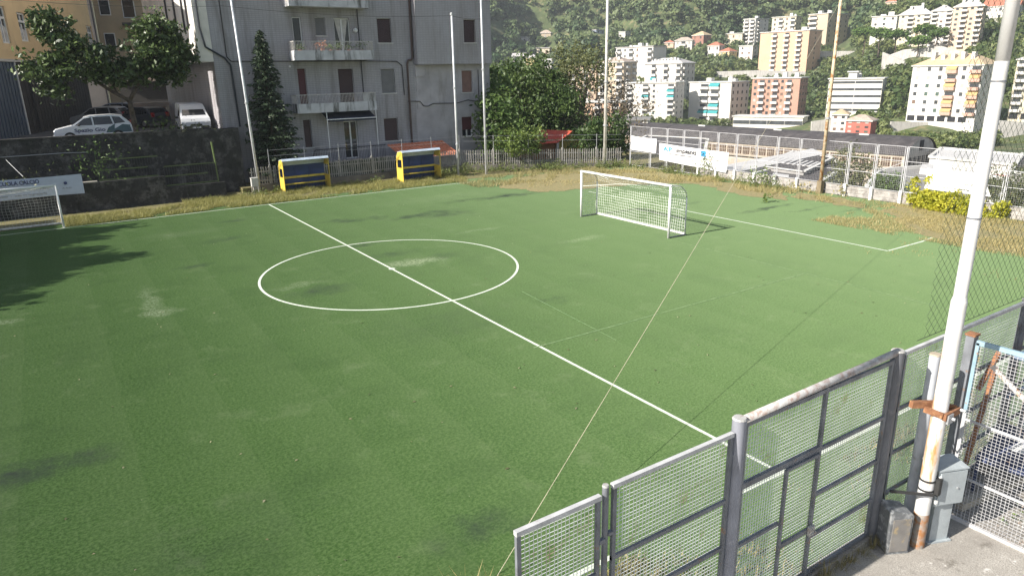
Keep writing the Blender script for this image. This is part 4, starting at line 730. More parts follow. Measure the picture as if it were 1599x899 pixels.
# ================================================================ VALLEY, HILL, INDUSTRIAL ROOFS
AX = np.array([.8392, -.5438]); DX = np.array([.5438, .8392])
def smooth(e0, e1, x): t = np.clip((x - e0) / (e1 - e0), 0, 1); return t * t * (3 - 2 * t)
PD = np.array([-400, 0, 60, 130, 230, 300, 345, 365, 385, 400, 436, 470, 500, 560, 650, 800, 1000, 1300, 1700]); PZ = np.array([-9, -9, -9.5, -12, -18.5, -21.5, -22.5, -22.5, -15, -9.5, 2.5, 12, 21.5, 42, 80, 135, 215, 300, 380])
ANCH = []
def ZT0(a, d):
    """height of the land, a metres to the right of the view axis and d metres out"""
    t = a / np.maximum(d, 20); s = smooth(.42, .57, t) * smooth(232, 272, d); z = np.interp(d + 92 * s, PD, PZ) + 7 * s
    lf = smooth(.1, -.1, t) * smooth(120, 260, d); z = z + lf * 8 * smooth(400, 300, d)
    far = smooth(420, 640, d); return z + far * (6 * np.sin(a * .013 + d * .006) + 3 * np.sin(a * .031 - d * .017) + 8 * np.sin(a * .0052 + 1.1)) + .8 * np.sin(a * .09) * np.sin(d * .07)
def ZT(a, d):
    z = ZT0(a, d); sw = np.zeros_like(z); sz = np.zeros_like(z)
    for (ai, di, zi, Ri) in ANCH:
        w = np.exp(-((a - ai) ** 2 + (d - di) ** 2) / Ri ** 2); sw = sw + w; sz = sz + w * (zi - float(ZT0(np.array(ai), np.array(di))))
    return z + sz / np.maximum(1, sw)
def to_ad(x, y): return (x - CAM[0]) * AX[0] + (y - CAM[1]) * AX[1], (x - CAM[0]) * DX[0] + (y - CAM[1]) * DX[1]
def to_xy(a, d): return CAM[0] + a * AX[0] + d * DX[0], CAM[1] + a * AX[1] + d * DX[1]
roof_dk = mat('bitumen_roof', (.055, .05, .052), .85, var=.3, scale=.5, dirt=(.1, .092, .09), dirt_amt=(.5, .7)); roof_gr = mat('grey_flat_roof', (.21, .205, .2), .9, var=.15, scale=.4); roof_wh = mat('white_roof_sheet', (.52, .51, .5), .8, var=.1, scale=.4); wall_be = mat('beige_factory_wall', (.42, .36, .29), .85, scale=.4); wall_gr = mat('grey_factory_wall', (.3, .29, .28), .85, scale=.6); par_w = mat('white_parapet', (.56, .55, .52), .8, scale=.6)
def hall():
    P0 = DP(1441, 214, 112); P1 = DP(990, 197, 158); P1[2] = P0[2]; L = float(np.hypot(*(P1 - P0)[:2])); rz = math.atan2(P1[1] - P0[1], P1[0] - P0[0])
    h = thing('factory_hall', 'long low industrial hall with dark barrel roof and paned windows below the far fence', 'building', (P0[0], P0[1], P0[2] - 4.6), rz); Wd = 5.4
    arc = [(Wd * math.sin(a), 4.6 - 2.5 * (1 - math.cos(a)) / (1 - math.cos(1.3)) if True else 0) for a in np.linspace(-1.3, 1.3, 13)]; arc = [(p[0] / math.sin(1.3), p[1]) for p in arc]
    b = MB(); n = len(arc)
    for i in range(n - 1):
        if True: b.add([(-.3, arc[i][0] * 1.04, arc[i][1]), (L, arc[i][0] * 1.04, arc[i][1]), (L, arc[i + 1][0] * 1.04, arc[i + 1][1]), (-.3, arc[i + 1][0] * 1.04, arc[i + 1][1])], [(0, 1, 2, 3)])
    b.build('roof', roof_dk, h)
    b = MB(); b.add([(0, -Wd, -4)] + [(0, p[0], p[1] - .04) for p in arc] + [(0, Wd, -4)], [tuple(range(n + 2))]); b.build('gable_wall', wall_gr, h)
    b = MB(); b.box((0.02, -Wd, -4), (L, -Wd + .3, 2.1)); b.box((.02, Wd - .3, -4), (L, Wd, 2.1)); b.box((L - .3, -Wd + .31, -4), (L, Wd - .31, 2.1)); b.build('wall', wall_be, h)
    wm = MB().box((-.7, -.06, -.75), (.7, .02, .75)).mesh('window', mat('brown_panes', (.09, .055, .035), .35, var=.35, scale=1.5)); mm = MB(); 
    for u in (-.35, 0, .35): mm.box((u - .03, -.1, -.75), (u + .03, -.062, .75))
    mm.box((-.7, -.095, -.03), (.7, -.063, .03)); mm = mm.mesh('glazing_bar', wall_be)
    # the side towards the pitch is local +y
    for i in range(int(L / 1.7)):
        w_ = inst('window', wm, h, (1.2 + i * 1.7, Wd, 1.0), math.pi); inst('glazing_bar', mm, w_)
    b = MB(); b.box((.1, Wd + .05, -.1), (L, Wd + .5, .1)); b.build('cornice', wall_be, h)
    for x in (8, 24, 41, 56): b = MB(); b.box((x, 1.2, 4.35), (x + 1.6, 1.3, 4.75)); b.box((x, .9, 4.4), (x + .15, 1.2, 4.7)); b.box((x + 1.45, .9, 4.4), (x + 1.6, 1.2, 4.7)); b.build('roof_vent', par_w, h)
    for i in range(5): b = MB(); b.box((-.06, -3.4 + i * 1.6, -.2), (-.002, -2.3 + i * 1.6, 1.6)); b.build('gable_window', room_d, h)
    b = MB(); b.box((-.07, -.7, 2.5), (-.002, .7, 4.1)); b.build('louvre', room_d, h)
hall()
def flat(label, px, z, h, rm, name='flat_roof_building', parapet=.28, wm=None, extra=()):
    pts = [G(x, y, z)[:2] for x, y in px]; c = np.mean(pts, 0); t = thing(name, label, 'building', (c[0], c[1], z - h)); P = [tuple(p - c) for p in pts]
    area = sum(P[i][0] * P[(i + 1) % len(P)][1] - P[(i + 1) % len(P)][0] * P[i][1] for i in range(len(P)))
    if area < 0: P = P[::-1]
    b = MB(); b.prism(P, 0, h - .02); b.build('wall', wm or wall_gr, t); b = MB(); b.add([(p[0], p[1], h) for p in P], [tuple(range(len(P)))]); b.build('roof', rm, t)
    if parapet:
        b = MB()
        for i in range(len(P)):
            p, q_ = Vector(P[i]), Vector(P[(i + 1) % len(P)]); b.bar((*p, h + parapet / 2 - .03), (*q_, h + parapet / 2 - .03), .5, parapet)
        b.build('parapet', par_w, t)
    return t
flat('dark grey flat roof beyond the blank banner at the left of the mesh fence', [(955, 240), (1010, 212), (1105, 217), (1098, 248)], -5.2, 6, roof_dk, parapet=.15)
flat('white walled workshop behind the lower banner and weeds', [(990, 268), (1010, 245), (1098, 254), (1090, 300)], -6.2, 5, roof_wh, wm=par_w)
flat('slanting white roofed shed in the middle of the factory yard', [(1085, 282), (1110, 262), (1268, 232), (1290, 240)], -6.0, 5, roof_wh, parapet=0)
flat('dark roof with white edge behind the middle panels of the far fence', [(1110, 300), (1135, 284), (1290, 243), (1320, 262), (1250, 305)], -6.6, 5, roof_dk, parapet=.3)
flat('low dark roof with skylights just left of the tan pole', [(1180, 258), (1240, 236), (1300, 246), (1255, 268)], -6.1, 4, roof_dk, parapet=.1)
flat('grey flat roof with white parapet right of the tan pole', [(1350, 300), (1372, 268), (1450, 262), (1572, 282), (1560, 318)], -6.8, 5, roof_gr, parapet=.45)
flat('small white lift hut on the factory roofs', [(1262, 302), (1264, 290), (1290, 292), (1290, 305)], -5.6, 3, roof_wh, 'roof_hut', 0, par_w); flat('white roof box in front of the barrel roofed hall gable', [(1437, 262), (1440, 256), (1458, 257), (1456, 264)], -6., 3, roof_wh, 'roof_hut', 0, par_w); flat('white box hut on the dark roof with the white edge', [(1205, 280), (1207, 270), (1232, 273), (1230, 284)], -5.7, 3, roof_wh, 'roof_hut', 0, par_w)
wlb = flat('long white warehouse with red signs right of the barrel roofed hall', [(1452, 246), (1470, 232), (1680, 250), (1680, 268)], -6.6, 4.5, roof_wh, 'warehouse', .3, par_w)
flat('dark roofed shed behind the white fence at the right edge', [(1578, 268), (1598, 240), (1720, 250), (1720, 300)], -5.2, 6, roof_dk, 'factory_shed', .2)
p0 = G(1455, 247, -6.4); p1 = G(1660, 264, -6.4); u_ = Vector((*(p1 - p0)[:2], 0)).normalized(); n_ = Vector((u_.y, -u_.x, 0))
for k, (f, wd, hh, zz_) in enumerate(((.34, 7, 1.5, -8.6), (.55, 6.0, 1.3, -8.9))):
    c = Vector(p0) + (Vector(p1) - Vector(p0)) * f + n_ * .4; c.z = zz_; b = MB(); b.bar(tuple(c), tuple(c + u_ * wd), .12, hh); tag(b.build('red_sign', redp), ('red sign panel on the white warehouse left of the rusty pole', 'red sign panel on the white warehouse right of the rusty pole')[k], 'sign')
for i in range(9):
    c = G(1206 + i * 8, 249 + i * 1.0, -6.08); b = MB(); b.box((-2.6, -.16, 0), (2.6, .16, .12)); o = tag(b.build('skylight_strip', roof_wh), ('first', 'second', 'third', 'fourth', 'fifth', 'sixth', 'seventh', 'eighth', 'ninth')[i] + ' narrow white skylight strip from the left on the low dark factory roof', 'skylight', 'skylight strips on the dark factory roof'); o.location = tuple(c); o.rotation_euler = (0, 0, math.atan2(*(G(1240, 236, -6.1) - G(1180, 258, -6.1))[1::-1]))

# ---------------------------------------------------------------- apartment blocks and houses of the far slope
wmat = {}
def wallm(name, c): return mat(name + '_wall', c, .85, var=.07, scale=.12, dirt=tuple(x * .8 for x in c), dirt_amt=(.55, .8), streak=True)
shut_t = plain('far_brown_shutter', (.16, .1, .07), .7); blind_l = plain('far_pale_blind', (.4, .38, .35), .8); pane_d = mat('far_window_pane', (.06, .065, .07), .25, var=.4, scale=.3); shut_g = plain('far_green_shutter', (.06, .1, .08), .7); rail_w = mat('far_balcony_front', (.6, .58, .55), .85, var=.08); teal = plain('teal_awning', (.05, .3, .32), .8); orange = plain('orange_awning', (.5, .34, .16), .8)
tile_t = mat('pale_tile_roof', (.42, .34, .28), .9, var=.2, scale=.7); tile_o = mat('red_tile_roof', (.42, .16, .1), .9, var=.2, scale=.8); slate = mat('grey_slate_roof', (.45, .43, .42), .9, var=.15, scale=.6); tile_y = mat('ochre_tile_roof', (.5, .38, .24), .9, var=.15, scale=.6)
BLOCKS = []                                                     # (pxL, pxR, ytop, ybase, depth) so that woods leave them free
wmesh = {}
def wm_(w, h, m, key):
    k = (round(w, 2), round(h, 2), key)
    if k not in wmesh: wmesh[k] = MB().box((-w / 2, -.05, 0), (w / 2, .06, h)).mesh('window', m)
    return wmesh[k]
def block(name, label, L, Rr, thick, wall, floors, pattern, roof='flat', side='', rm=None, band=None, front=None, ground=None, awn=(), chim=0, rh=.18, cat='building', group=None, wfrac=.34, par=True, sp=3):
    """L, R: (px, ytop, ybase, depth) of the two lower front corners"""
    A = DP(L[0], L[2], L[3]); z0 = A[2]; T = DP(L[0], L[1], L[3]); H = T[2] - z0; tl_, tr_ = (L[0] - 799.5) / FOC, (Rr[0] - 799.5) / FOC
    k = tl_ * .5 + tr_ * .5 + sp * L[3] / (FOC * thick)
    for _ in range(3): k = (tl_ + tr_) * .5 + sp * L[3] * math.sqrt(1 + k * k) / (FOC * thick)
    k = min(k, 1.3); dR = L[3] * (1 + k * tl_) / (1 + k * tr_); y0 = L[2]
    for _ in range(3): y0 -= (z0 - DP(Rr[0], y0, dR)[2]) * FOC / dR
    B = DP(Rr[0], y0, dR); u = (B - A)[:2]; Wd = float(np.hypot(*u)); rz = math.atan2(u[1], u[0])
    for f_ in (0, 1):
        ca, cd_ = to_ad(A[0] + u[0] * f_, A[1] + u[1] * f_); ANCH.append((ca, cd_ + thick * .6, z0 - .4, 13 if L[3] < 420 else 22))
    t = thing(name, label, cat, (A[0], A[1], z0), rz, group); BLOCKS.append((L[0], Rr[0] + sp, L[1], L[2], L[3]))
    b = MB(); b.box((0, 0, -14), (Wd, thick, H)); b.build('wall', wall, t); g0 = H * (.12 if ground else .02); fh = (H - g0) / max(1, floors); nc = len(pattern); cw = Wd / nc
    fr = front or rail_w
    for k in range(floors):
        z = g0 + k * fh
        for i, c in enumerate(pattern):
            x = (i + .5) * cw
            if c == 'w': q_ = random.random(); inst('window', wm_(min(1.2, cw * wfrac + .2), fh * .45, *((pane_d, 'p') if q_ < .5 else (shut_g, 'g') if q_ < .65 else (shut_t, 't') if q_ < .8 else (blind_l, 'l'))), t, (x, 0, z + fh * .32))
            elif c in 'bB':
                bw = cw * (.92 if c == 'B' else .84); inst('balcony_door', wm_(bw * .8, fh * .66, pane_d, 'd'), t, (x, 0, z + fh * .12))
                key = ('balc', round(bw, 2), round(fh, 2), fr.name)
                if key not in wmesh: wmesh[key] = MB().box((-bw / 2, -1.3, -.12), (bw / 2, -.07, .08)).box((-bw / 2, -1.32, .08), (bw / 2, -1.22, fh * .34)).box((-bw / 2, -1.21, .08), (-bw / 2 + .08, -.07, fh * .34)).box((bw / 2 - .08, -1.21, .08), (bw / 2, -.07, fh * .34)).mesh('balcony', fr)
                inst('balcony', wmesh[key], t, (x, 0, z + fh * .05))
                if (random.random() < .42 if awn == 'all' else (k, i) in awn):
                    ak = ('awn', round(bw, 2), round(fh, 2), 'o' if awn == 'all' else 't')
                    if ak not in wmesh: wmesh[ak] = MB().add([(-bw / 2, -.08, fh * .92), (bw / 2, -.08, fh * .92), (bw / 2, -1.35, fh * .62), (-bw / 2, -1.35, fh * .62), (bw / 2, -1.35, fh * .42), (-bw / 2, -1.35, fh * .42)], [(0, 1, 2, 3), (3, 2, 4, 5)]).mesh('awning', orange if awn == 'all' else teal)
                    inst('awning', wmesh[ak], t, (x, 0, z))
            elif c == 'r': inst('window_band', wm_(cw * .98, fh * .34, pane_d, 'r'), t, (x, 0, z + fh * .36))
        ns = len(side)
        for i, c in enumerate(side):
            y = (i + .5) * thick / ns
            if c == 'w': inst('window', wm_(1.0, fh * .45, pane_d, 'p'), t, (Wd, y, z + fh * .32), math.pi / 2)
            elif c == 'b': inst('balcony_door', wm_(2.0, fh * .6, pane_d, 'd'), t, (Wd, y, z + fh * .12), math.pi / 2); inst('balcony', wmesh.setdefault(('sb', round(fh, 2), fr.name), MB().box((-1.6, -1.1, -.1), (1.6, -.07, fh * .32)).mesh('balcony', fr)), t, (Wd, y, z + fh * .05), math.pi / 2)
    if ground:
        for i in range(int(Wd / 3.6)): inst('ground_opening', wm_(2.7, g0 * .8, room_d, 'g'), t, (1.8 + i * 3.6, -.02, .05))
    if band:
        b = MB()
        for k in range(1, floors): b.box((-.05, -.12, g0 + k * fh - .14), (Wd + .05, -.002, g0 + k * fh + .1))
        b.build('floor_band', band, t)
    ov = .5
    if roof == 'flat':
        b = MB(); b.box((-ov, -ov, H), (Wd + ov, thick + ov, H + .45)); b.build('roof', rm or par_w, t)
        for i in range(chim): b = MB(); x = Wd * (.12 + .76 * random.random()); y = thick * random.uniform(.2, .8); s = random.uniform(.5, 1.6); b.box((x - s, y - s, H + .45), (x + s, y + s, H + random.uniform(1.3, 2.8))); b.build('roof_hut' if s > 1 else 'chimney', par_w, t)
    else:
        b = MB(); rr = max(1.2, min(Wd, thick) * rh); ins = min(Wd, thick) * .42
        b.add([(-ov, -ov, H), (Wd + ov, -ov, H), (Wd + ov, thick + ov, H), (-ov, thick + ov, H), (ins, thick / 2, H + rr), (Wd - ins, thick / 2, H + rr)] if roof == 'hip' else [(-ov, -ov, H), (Wd + ov, -ov, H), (Wd + ov, thick + ov, H), (-ov, thick + ov, H), (-ov, thick / 2, H + rr), (Wd + ov, thick / 2, H + rr)], [(0, 1, 5, 4), (1, 2, 5), (2, 3, 4, 5), (3, 0, 4), (3, 2, 1, 0)]); ro = b.build('roof', rm or tile_t, t)
        b = MB(); b.box((-ov, -ov, H - .35), (Wd + ov, thick + ov, H - .01)); b.build('cornice', par_w, t)
        for i in range(chim): b = MB(); x = Wd * (.15 + .7 * (i + .5) / chim); y = thick * .28; b.box((x - .6, y - .8, H), (x + .6, y + 1.4, H + rr * random.uniform(.7, 1.25))); b.build('dormer' if i % 2 else 'chimney', par_w, ro)
    return t
WH = wallm('white', (.6, .56, .51)); WH2 = wallm('chalk', (.66, .63, .58)); CRM = wallm('cream', (.62, .55, .42)); PNK = wallm('pink_brick', (.43, .25, .185)); PNK2 = wallm('salmon', (.58, .39, .27)); TAN = wallm('tan', (.5, .41, .3)); YEL = wallm('yellow', (.62, .5, .26)); GRY = wallm('far_grey', (.45, .44, .43)); RED = wallm('red_house', (.42, .13, .1)); BRK = wallm('brown_brick', (.33, .17, .13)); ORG = wallm('orange_beige', (.6, .46, .34)); SPR = mat('salmon_balcony', (.52, .32, .25), .85)
block('apartment_building', 'white block with two stacks of balconies under orange awnings above a concrete wall', (1414, 103, 188, 270), (1521, 190, 271), 15, WH2, 6, 'wwwBwB', 'hip', 'ww', tile_y, awn='all', ground=True, chim=5, rh=.26, front=SPR, sp=34)
block('apartment_building', 'cream block partly hidden by the big rusty pole at the right edge', (1572, 93, 186, 262), (1690, 194, 262), 14, CRM, 7, 'bwbwbw', 'hip', '', slate, ground=True, chim=2, sp=0)
block('office_building', 'white modern building with long ribbon windows and a grey stair tower', (1289, 124, 178, 300), (1372, 180, 322), 14, WH2, 5, 'rr', 'flat', '', par_w, chim=2, sp=6)
block('stair_tower', 'grey stair tower standing on the front of the white ribbon-window building', (1318, 113, 178, 297), (1331, 179, 298), 4, GRY, 1, 'W', 'flat')
block('apartment_building', 'pink block with white balconies and roof garden right of the two white blocks', (1170, 123, 192, 335), (1243, 194, 345), 13, PNK, 7, 'wBwBwbW', 'flat', 'www', par_w, chim=4, band=None, sp=12)
block('low_building', 'long white single storey building at the foot of the pink block', (1144, 182, 200, 318), (1252, 202, 322), 10, WH2, 1, 'rrrr', 'flat', '', par_w, sp=8)
block('apartment_building', 'white slab block with full width balconies and teal awnings', (1074, 129, 191, 362), (1138, 193, 366), 15, WH2, 6, 'WBBW', 'flat', 'wwww', par_w, awn=((5, 2), (1, 1), (1, 2), (2, 2)), chim=4, sp=27)
block('apartment_building', 'white slab block with teal awnings and pinkish end wall behind the corner pole', (975, 130, 190, 358), (1052, 193, 372), 13, WH, 7, 'bWbwWb', 'flat', 'ww', par_w, awn=((4, 2), (5, 5), (4, 5)), chim=4, sp=14)
block('apartment_building', 'pale block with hipped roof and dormers behind the white slab blocks', (1005, 100, 160, 400), (1062, 160, 408), 16, WH, 6, 'WbWbWb', 'hip', 'bww', slate, chim=8, awn=((3, 1),), sp=20)
block('apartment_building', 'long white block with grey end wall left of the hipped roof block', (961, 76, 130, 452), (1018, 130, 460), 14, WH2, 6, 'bwbwWb', 'flat', '', slate, chim=6, sp=20)
block('apartment_building', 'dull brown and white block half hidden by bare trees left of the slab blocks', (934, 98, 180, 385), (972, 180, 394), 14, TAN, 8, 'bwb', 'hip', 'bb', tile_t, chim=2, sp=20)
block('apartment_building', 'tall pink block with three stacks of white balconies and dark end wall', (1183, 53, 113, 432), (1258, 114, 446), 16, PNK2, 8, 'WWbWbWbW', 'flat', 'w', par_w, chim=6, sp=19)
block('apartment_building', 'slim white block with curved balconies left of the tall pink block', (1159, 32, 74, 500), (1177, 74, 502), 15, WH2, 7, 'bb', 'flat', 'bw', par_w, chim=1, sp=20)
block('apartment_building', 'cream and pink block behind the top of the tall pink block', (1203, 29, 66, 520), (1240, 66, 524), 12, CRM, 5, 'wbwb', 'flat', 'ww', par_w, chim=2, sp=8)
block('apartment_building', 'white and tan block with stacked balconies left of the tan pole', (1258, 25, 78, 486), (1288, 78, 496), 26, TAN, 7, 'BW', 'flat', 'wwww', par_w, chim=3, sp=42)
block('apartment_building', 'large orange-beige block with balconies at the top right of the hillside', (1480, 13, 76, 345), (1526, 76, 346), 14, ORG, 8, 'wbwB', 'hip', 'ww', slate, chim=3, rh=.3, sp=4)
block('apartment_building', 'white wing with balconies joined to the left of the orange-beige block', (1447, 19, 74, 362), (1480, 76, 349), 14, WH2, 8, 'bwb', 'hip', '', slate, chim=1, rh=.3)
block('apartment_building', 'yellow and cream wing behind the umbrella pines', (1398, 25, 74, 384), (1447, 76, 368), 13, CRM, 7, 'wbwb', 'hip', '', slate, chim=2, rh=.35)
block('apartment_building', 'small white block with flat roof left of the umbrella pine row', (1358, 28, 60, 402), (1397, 61, 398), 13, WH2, 4, 'www', 'flat', '', par_w, chim=2)
block('house', 'white villa with big red roof on the ridge behind the rusty pole', (1531, 12, 34, 395), (1588, 34, 398), 14, WH2, 2, 'www', 'gable', 'ww', tile_o, rh=.3, sp=6)
block('house', 'red painted house with small paned windows above the dark barrel roof', (1319, 187, 209, 238), (1358, 210, 242), 7, RED, 3, 'www', 'hip', '', tile_t, rh=.24, sp=8)
block('house', 'narrow white house with beige hipped roof beside the red painted house', (1296, 178, 207, 246), (1320, 209, 248), 8, WH2, 3, 'ww', 'hip', '', tile_y, rh=.3)
block('house', 'white house with bright red hipped roof among the hillside gardens', (1104, 72, 92, 470), (1122, 92, 472), 8, WH2, 2, 'www', 'hip', 'ww', tile_o, rh=.3, sp=8)
block('house', 'ochre house with red roof right of the white red-roofed house', (1122, 81, 95, 462), (1138, 95, 465), 9, YEL, 2, 'ww', 'hip', 'w', tile_o, rh=.3, sp=12)
block('house', 'white house half hidden by a tree left of the tall pink block', (1153, 73, 95, 458), (1174, 96, 462), 8, WH2, 3, 'ww', 'flat', 'w', par_w, sp=8)
block('house', 'long cream house left of the slim white block', (1131, 54, 72, 500), (1158, 74, 504), 9, CRM, 2, 'www', 'flat', '', par_w, chim=2)
block('house', 'brown-red house with pale roof above the hillside villas', (1080, 56, 72, 510), (1098, 72, 512), 10, BRK, 2, 'ww', 'hip', 'w', tile_y, rh=.28, sp=12)
block('house', 'pale villa with low roof left of the brown-red house', (1053, 64, 82, 490), (1080, 82, 494), 9, WH, 2, 'wbw', 'hip', 'w', tile_t, rh=.25)
block('house', 'small tan house beside the pale villa', (1037, 67, 82, 500), (1051, 82, 502), 8, ORG, 2, 'w', 'hip', 'w', tile_o, rh=.25)
block('house', 'white hilltop tower house with tall windows above the long white block', (966, 51, 66, 540), (976, 66, 541), 7, WH2, 1, 'w', 'flat', 'ww', par_w, sp=8)
block('house', 'bluish house in the wood beside the corner pole', (925, 48, 62, 570), (931, 62, 571), 9, wallm('bluish', (.3, .34, .42)), 2, 'W', 'flat', 'ww', slate, sp=18)
block('house', 'yellow hillside house above the dark tree crown', (821, 90, 110, 470), (838, 110, 474), 8, YEL, 3, 'ww', 'hip', 'w', slate, rh=.25, sp=5)
block('house', 'white gabled house right of the yellow hillside house', (847, 98, 116, 455), (861, 116, 458), 8, WH, 2, 'w', 'gable', 'w', slate, rh=.4)
block('house', 'grey stone house left of the yellow hillside house', (800, 88, 106, 480), (820, 106, 483), 8, GRY, 2, 'ww', 'gable', '', slate, rh=.25)
block('house', 'long pale terrace wall house behind the yellow hillside house', (838, 76, 90, 510), (858, 90, 514), 7, CRM, 1, 'ww', 'flat', '', slate)
block('house', 'small white cabin high on the wooded hill', (814, 59, 70, 560), (824, 70, 562), 6, WH2, 1, 'w', 'flat', 'w', par_w)
block('house', 'pink house at the edge of the grey block high on the hill', (767, 35, 48, 620), (780, 48, 622), 8, PNK2, 2, 'ww', 'flat', 'w', par_w)
block('house', 'little white house in the upper wood with stone gable', (826, 26, 37, 640), (838, 37, 642), 7, WH, 1, 'w', 'gable', '', slate)
block('house', 'low brown-roofed house above the small white cabin', (843, 52, 64, 575), (860, 64, 578), 8, TAN, 1, 'w', 'hip', '', tile_t, rh=.3)
block('house', 'white house near the top edge of the wood above the pink house', (803, 2, 13, 700), (812, 13, 702), 8, WH2, 1, 'w', 'flat', '', par_w)
block('house', 'red-roofed house in the upper wood left of the white ridge villa', (1382, 4, 14, 470), (1400, 14, 472), 8, ORG, 1, 'w', 'hip', '', tile_o, rh=.35)
block('house', 'pale block with blue-green awning seen through the trees left of the corner pole', (855, 138, 185, 300), (890, 186, 306), 10, WH, 5, 'wbw', 'hip', '', slate, awn=((3, 1),))
block('house', 'pinkish block seen through the bare branches beside the corner pole', (912, 160, 200, 250), (968, 201, 262), 9, PNK2, 4, 'wbwb', 'flat', '', par_w, sp=10)
block('house', 'orange-beige block front showing between the tree tops left of the pole', (888, 104, 170, 390), (930, 170, 396), 10, ORG, 6, 'bwbw', 'flat', '', tile_t)
block('house', 'low pale house glimpsed between the dark crowns beside the grey block', (772, 150, 190, 200), (800, 190, 204), 8, CRM, 3, 'ww', 'flat', '', par_w)
block('garage_row', 'low grey garage building left of the dark barrel roof', (962, 188, 206, 190), (1012, 206, 196), 8, GRY, 1, 'ww', 'flat', '', roof_gr)
cw_m = mat('retaining_concrete', (.45, .43, .4), .9, var=.15, scale=.3, dirt=(.28, .27, .25), dirt_amt=(.5, .7), streak=True)
def hillwall(label, pts, thick=.8):
    P = [(DP(x, yt, d), DP(x, yb2, d)) for x, yt, yb2, d in pts]; o0 = P[0][1]; b = MB()
    for (t0, b0), (t1, b1) in zip(P[:-1], P[1:]):
        n = np.cross(t1 - t0, [0, 0, 1]); n = n / np.linalg.norm(n) * -thick; z_ = 6
        vs = [b0 - [0, 0, z_], b1 - [0, 0, z_], t1, t0, b0 + n - [0, 0, z_], b1 + n - [0, 0, z_], t1 + n, t0 + n]; b.add(vs, [(0, 1, 2, 3), (7, 6, 5, 4), (3, 2, 6, 7), (1, 5, 6, 2), (4, 0, 3, 7), (5, 4, 0, 1)])
    for x_, yt_, yb_, d_ in pts: ca, cd_ = to_ad(*DP(x_, yb_, d_)[:2]); ANCH.append((ca, cd_ - 9, DP(x_, yb_, d_)[2] - 1.5, 12))
    BLOCKS.append((pts[0][0], pts[-1][0], min(p[1] for p in pts), max(p[2] for p in pts), pts[0][3])); return tag(b.build('concrete_wall', cw_m), label, 'wall')
hillwall('long concrete retaining wall under the block with orange awnings', [(1392, 190, 210, 262), (1534, 193, 214, 266)]); hillwall('sunlit road wall under the umbrella pines', [(1384, 88, 102, 350), (1410, 78, 98, 345), (1470, 72, 92, 335), (1512, 84, 92, 330)])
hillwall('pale road wall right of the tall pink block', [(1278, 80, 92, 420), (1338, 80, 94, 415)]); hillwall('long pale wall below the tall pink block', [(1118, 112, 124, 415), (1186, 110, 124, 408), (1258, 112, 122, 404)]); hillwall('sloping ramp wall beside the umbrella pines', [(1378, 82, 92, 352), (1412, 96, 108, 335)]); hillwall('stone wall below the cream block at the right edge', [(1560, 188, 216, 255), (1680, 196, 226, 255)]); hillwall('grey stone terrace wall left of the white house beside the red painted house', [(1268, 190, 208, 250), (1298, 186, 208, 250)])
aa, dd_ = np.meshgrid(np.arange(-700, 1101, 9.), np.arange(-60, 1700, 9.)); zz = ZT(aa, dd_); xx, yy = to_xy(aa, dd_); na, nd = aa.shape[1], aa.shape[0]
ii = np.arange(na * nd).reshape(nd, na); q = np.stack([ii[:-1, :-1], ii[:-1, 1:], ii[1:, 1:], ii[1:, :-1]], -1).reshape(-1, 4)
hm = mat('hillside_soil', (.075, .1, .035), .95, var=.45, scale=.12, dirt=(.2, .17, .09), dirt_amt=(.54, .66))
o = bpy.data.objects.new('hillside_terrain', npmesh('hillside_terrain', np.stack([xx, yy, zz], -1).reshape(-1, 3), q, hm)); o.data.polygons.foreach_set('use_smooth', [True] * len(q)); tag(link(o), kind='structure')

# ================================================================ TREES
def crown_mesh(name, ells, nclump, nper, leaf, spread, m, seed, tone=.5, tvar=.22, shell=.45, asp=.5):
    g = np.random.default_rng(seed); vol = np.array([np.prod(e[1]) for e in ells]) ** .8; pick = g.choice(len(ells), nclump, p=vol / vol.sum())
    C_ = np.array([e[0] for e in ells], float)[pick]; S_ = np.array([e[1] for e in ells], float)[pick]; dv = g.normal(0, 1, (nclump, 3)); dv /= np.linalg.norm(dv, axis=1)[:, None]
    cc = C_ + S_ * dv * (shell + (1 - shell) * g.random((nclump, 1)) ** .7); ct = g.normal(tone, tvar, nclump); cs = spread * g.uniform(.6, 1.4, nclump)
    c = np.repeat(cc, nper, 0) + g.normal(0, 1, (nclump * nper, 3)) * np.repeat(cs, nper)[:, None] * (1, 1, .75); n = len(c)
    a = g.normal(0, 1, (n, 3)); a /= np.linalg.norm(a, axis=1)[:, None]; b = np.cross(a, g.normal(0, 1, (n, 3)) + (0, 0, .8)); b /= np.linalg.norm(b, axis=1)[:, None]; s = leaf * g.uniform(.6, 1.3, (n, 1))
    v = np.stack([c - a * s, c - b * s * asp, c + a * s, c + b * s * asp], 1).reshape(-1, 3); return npmesh(name, v, np.arange(4 * n).reshape(-1, 4), m, np.clip(np.repeat(ct, nper) + g.normal(0, .12, n), 0, 1))
bark = mat('rough_bark', (.085, .065, .048), .95, var=.35, scale=5, bmp=.6, bscale=18); bark_g = mat('grey_bark', (.17, .15, .13), .95, var=.3, scale=5, bmp=.5, bscale=18)
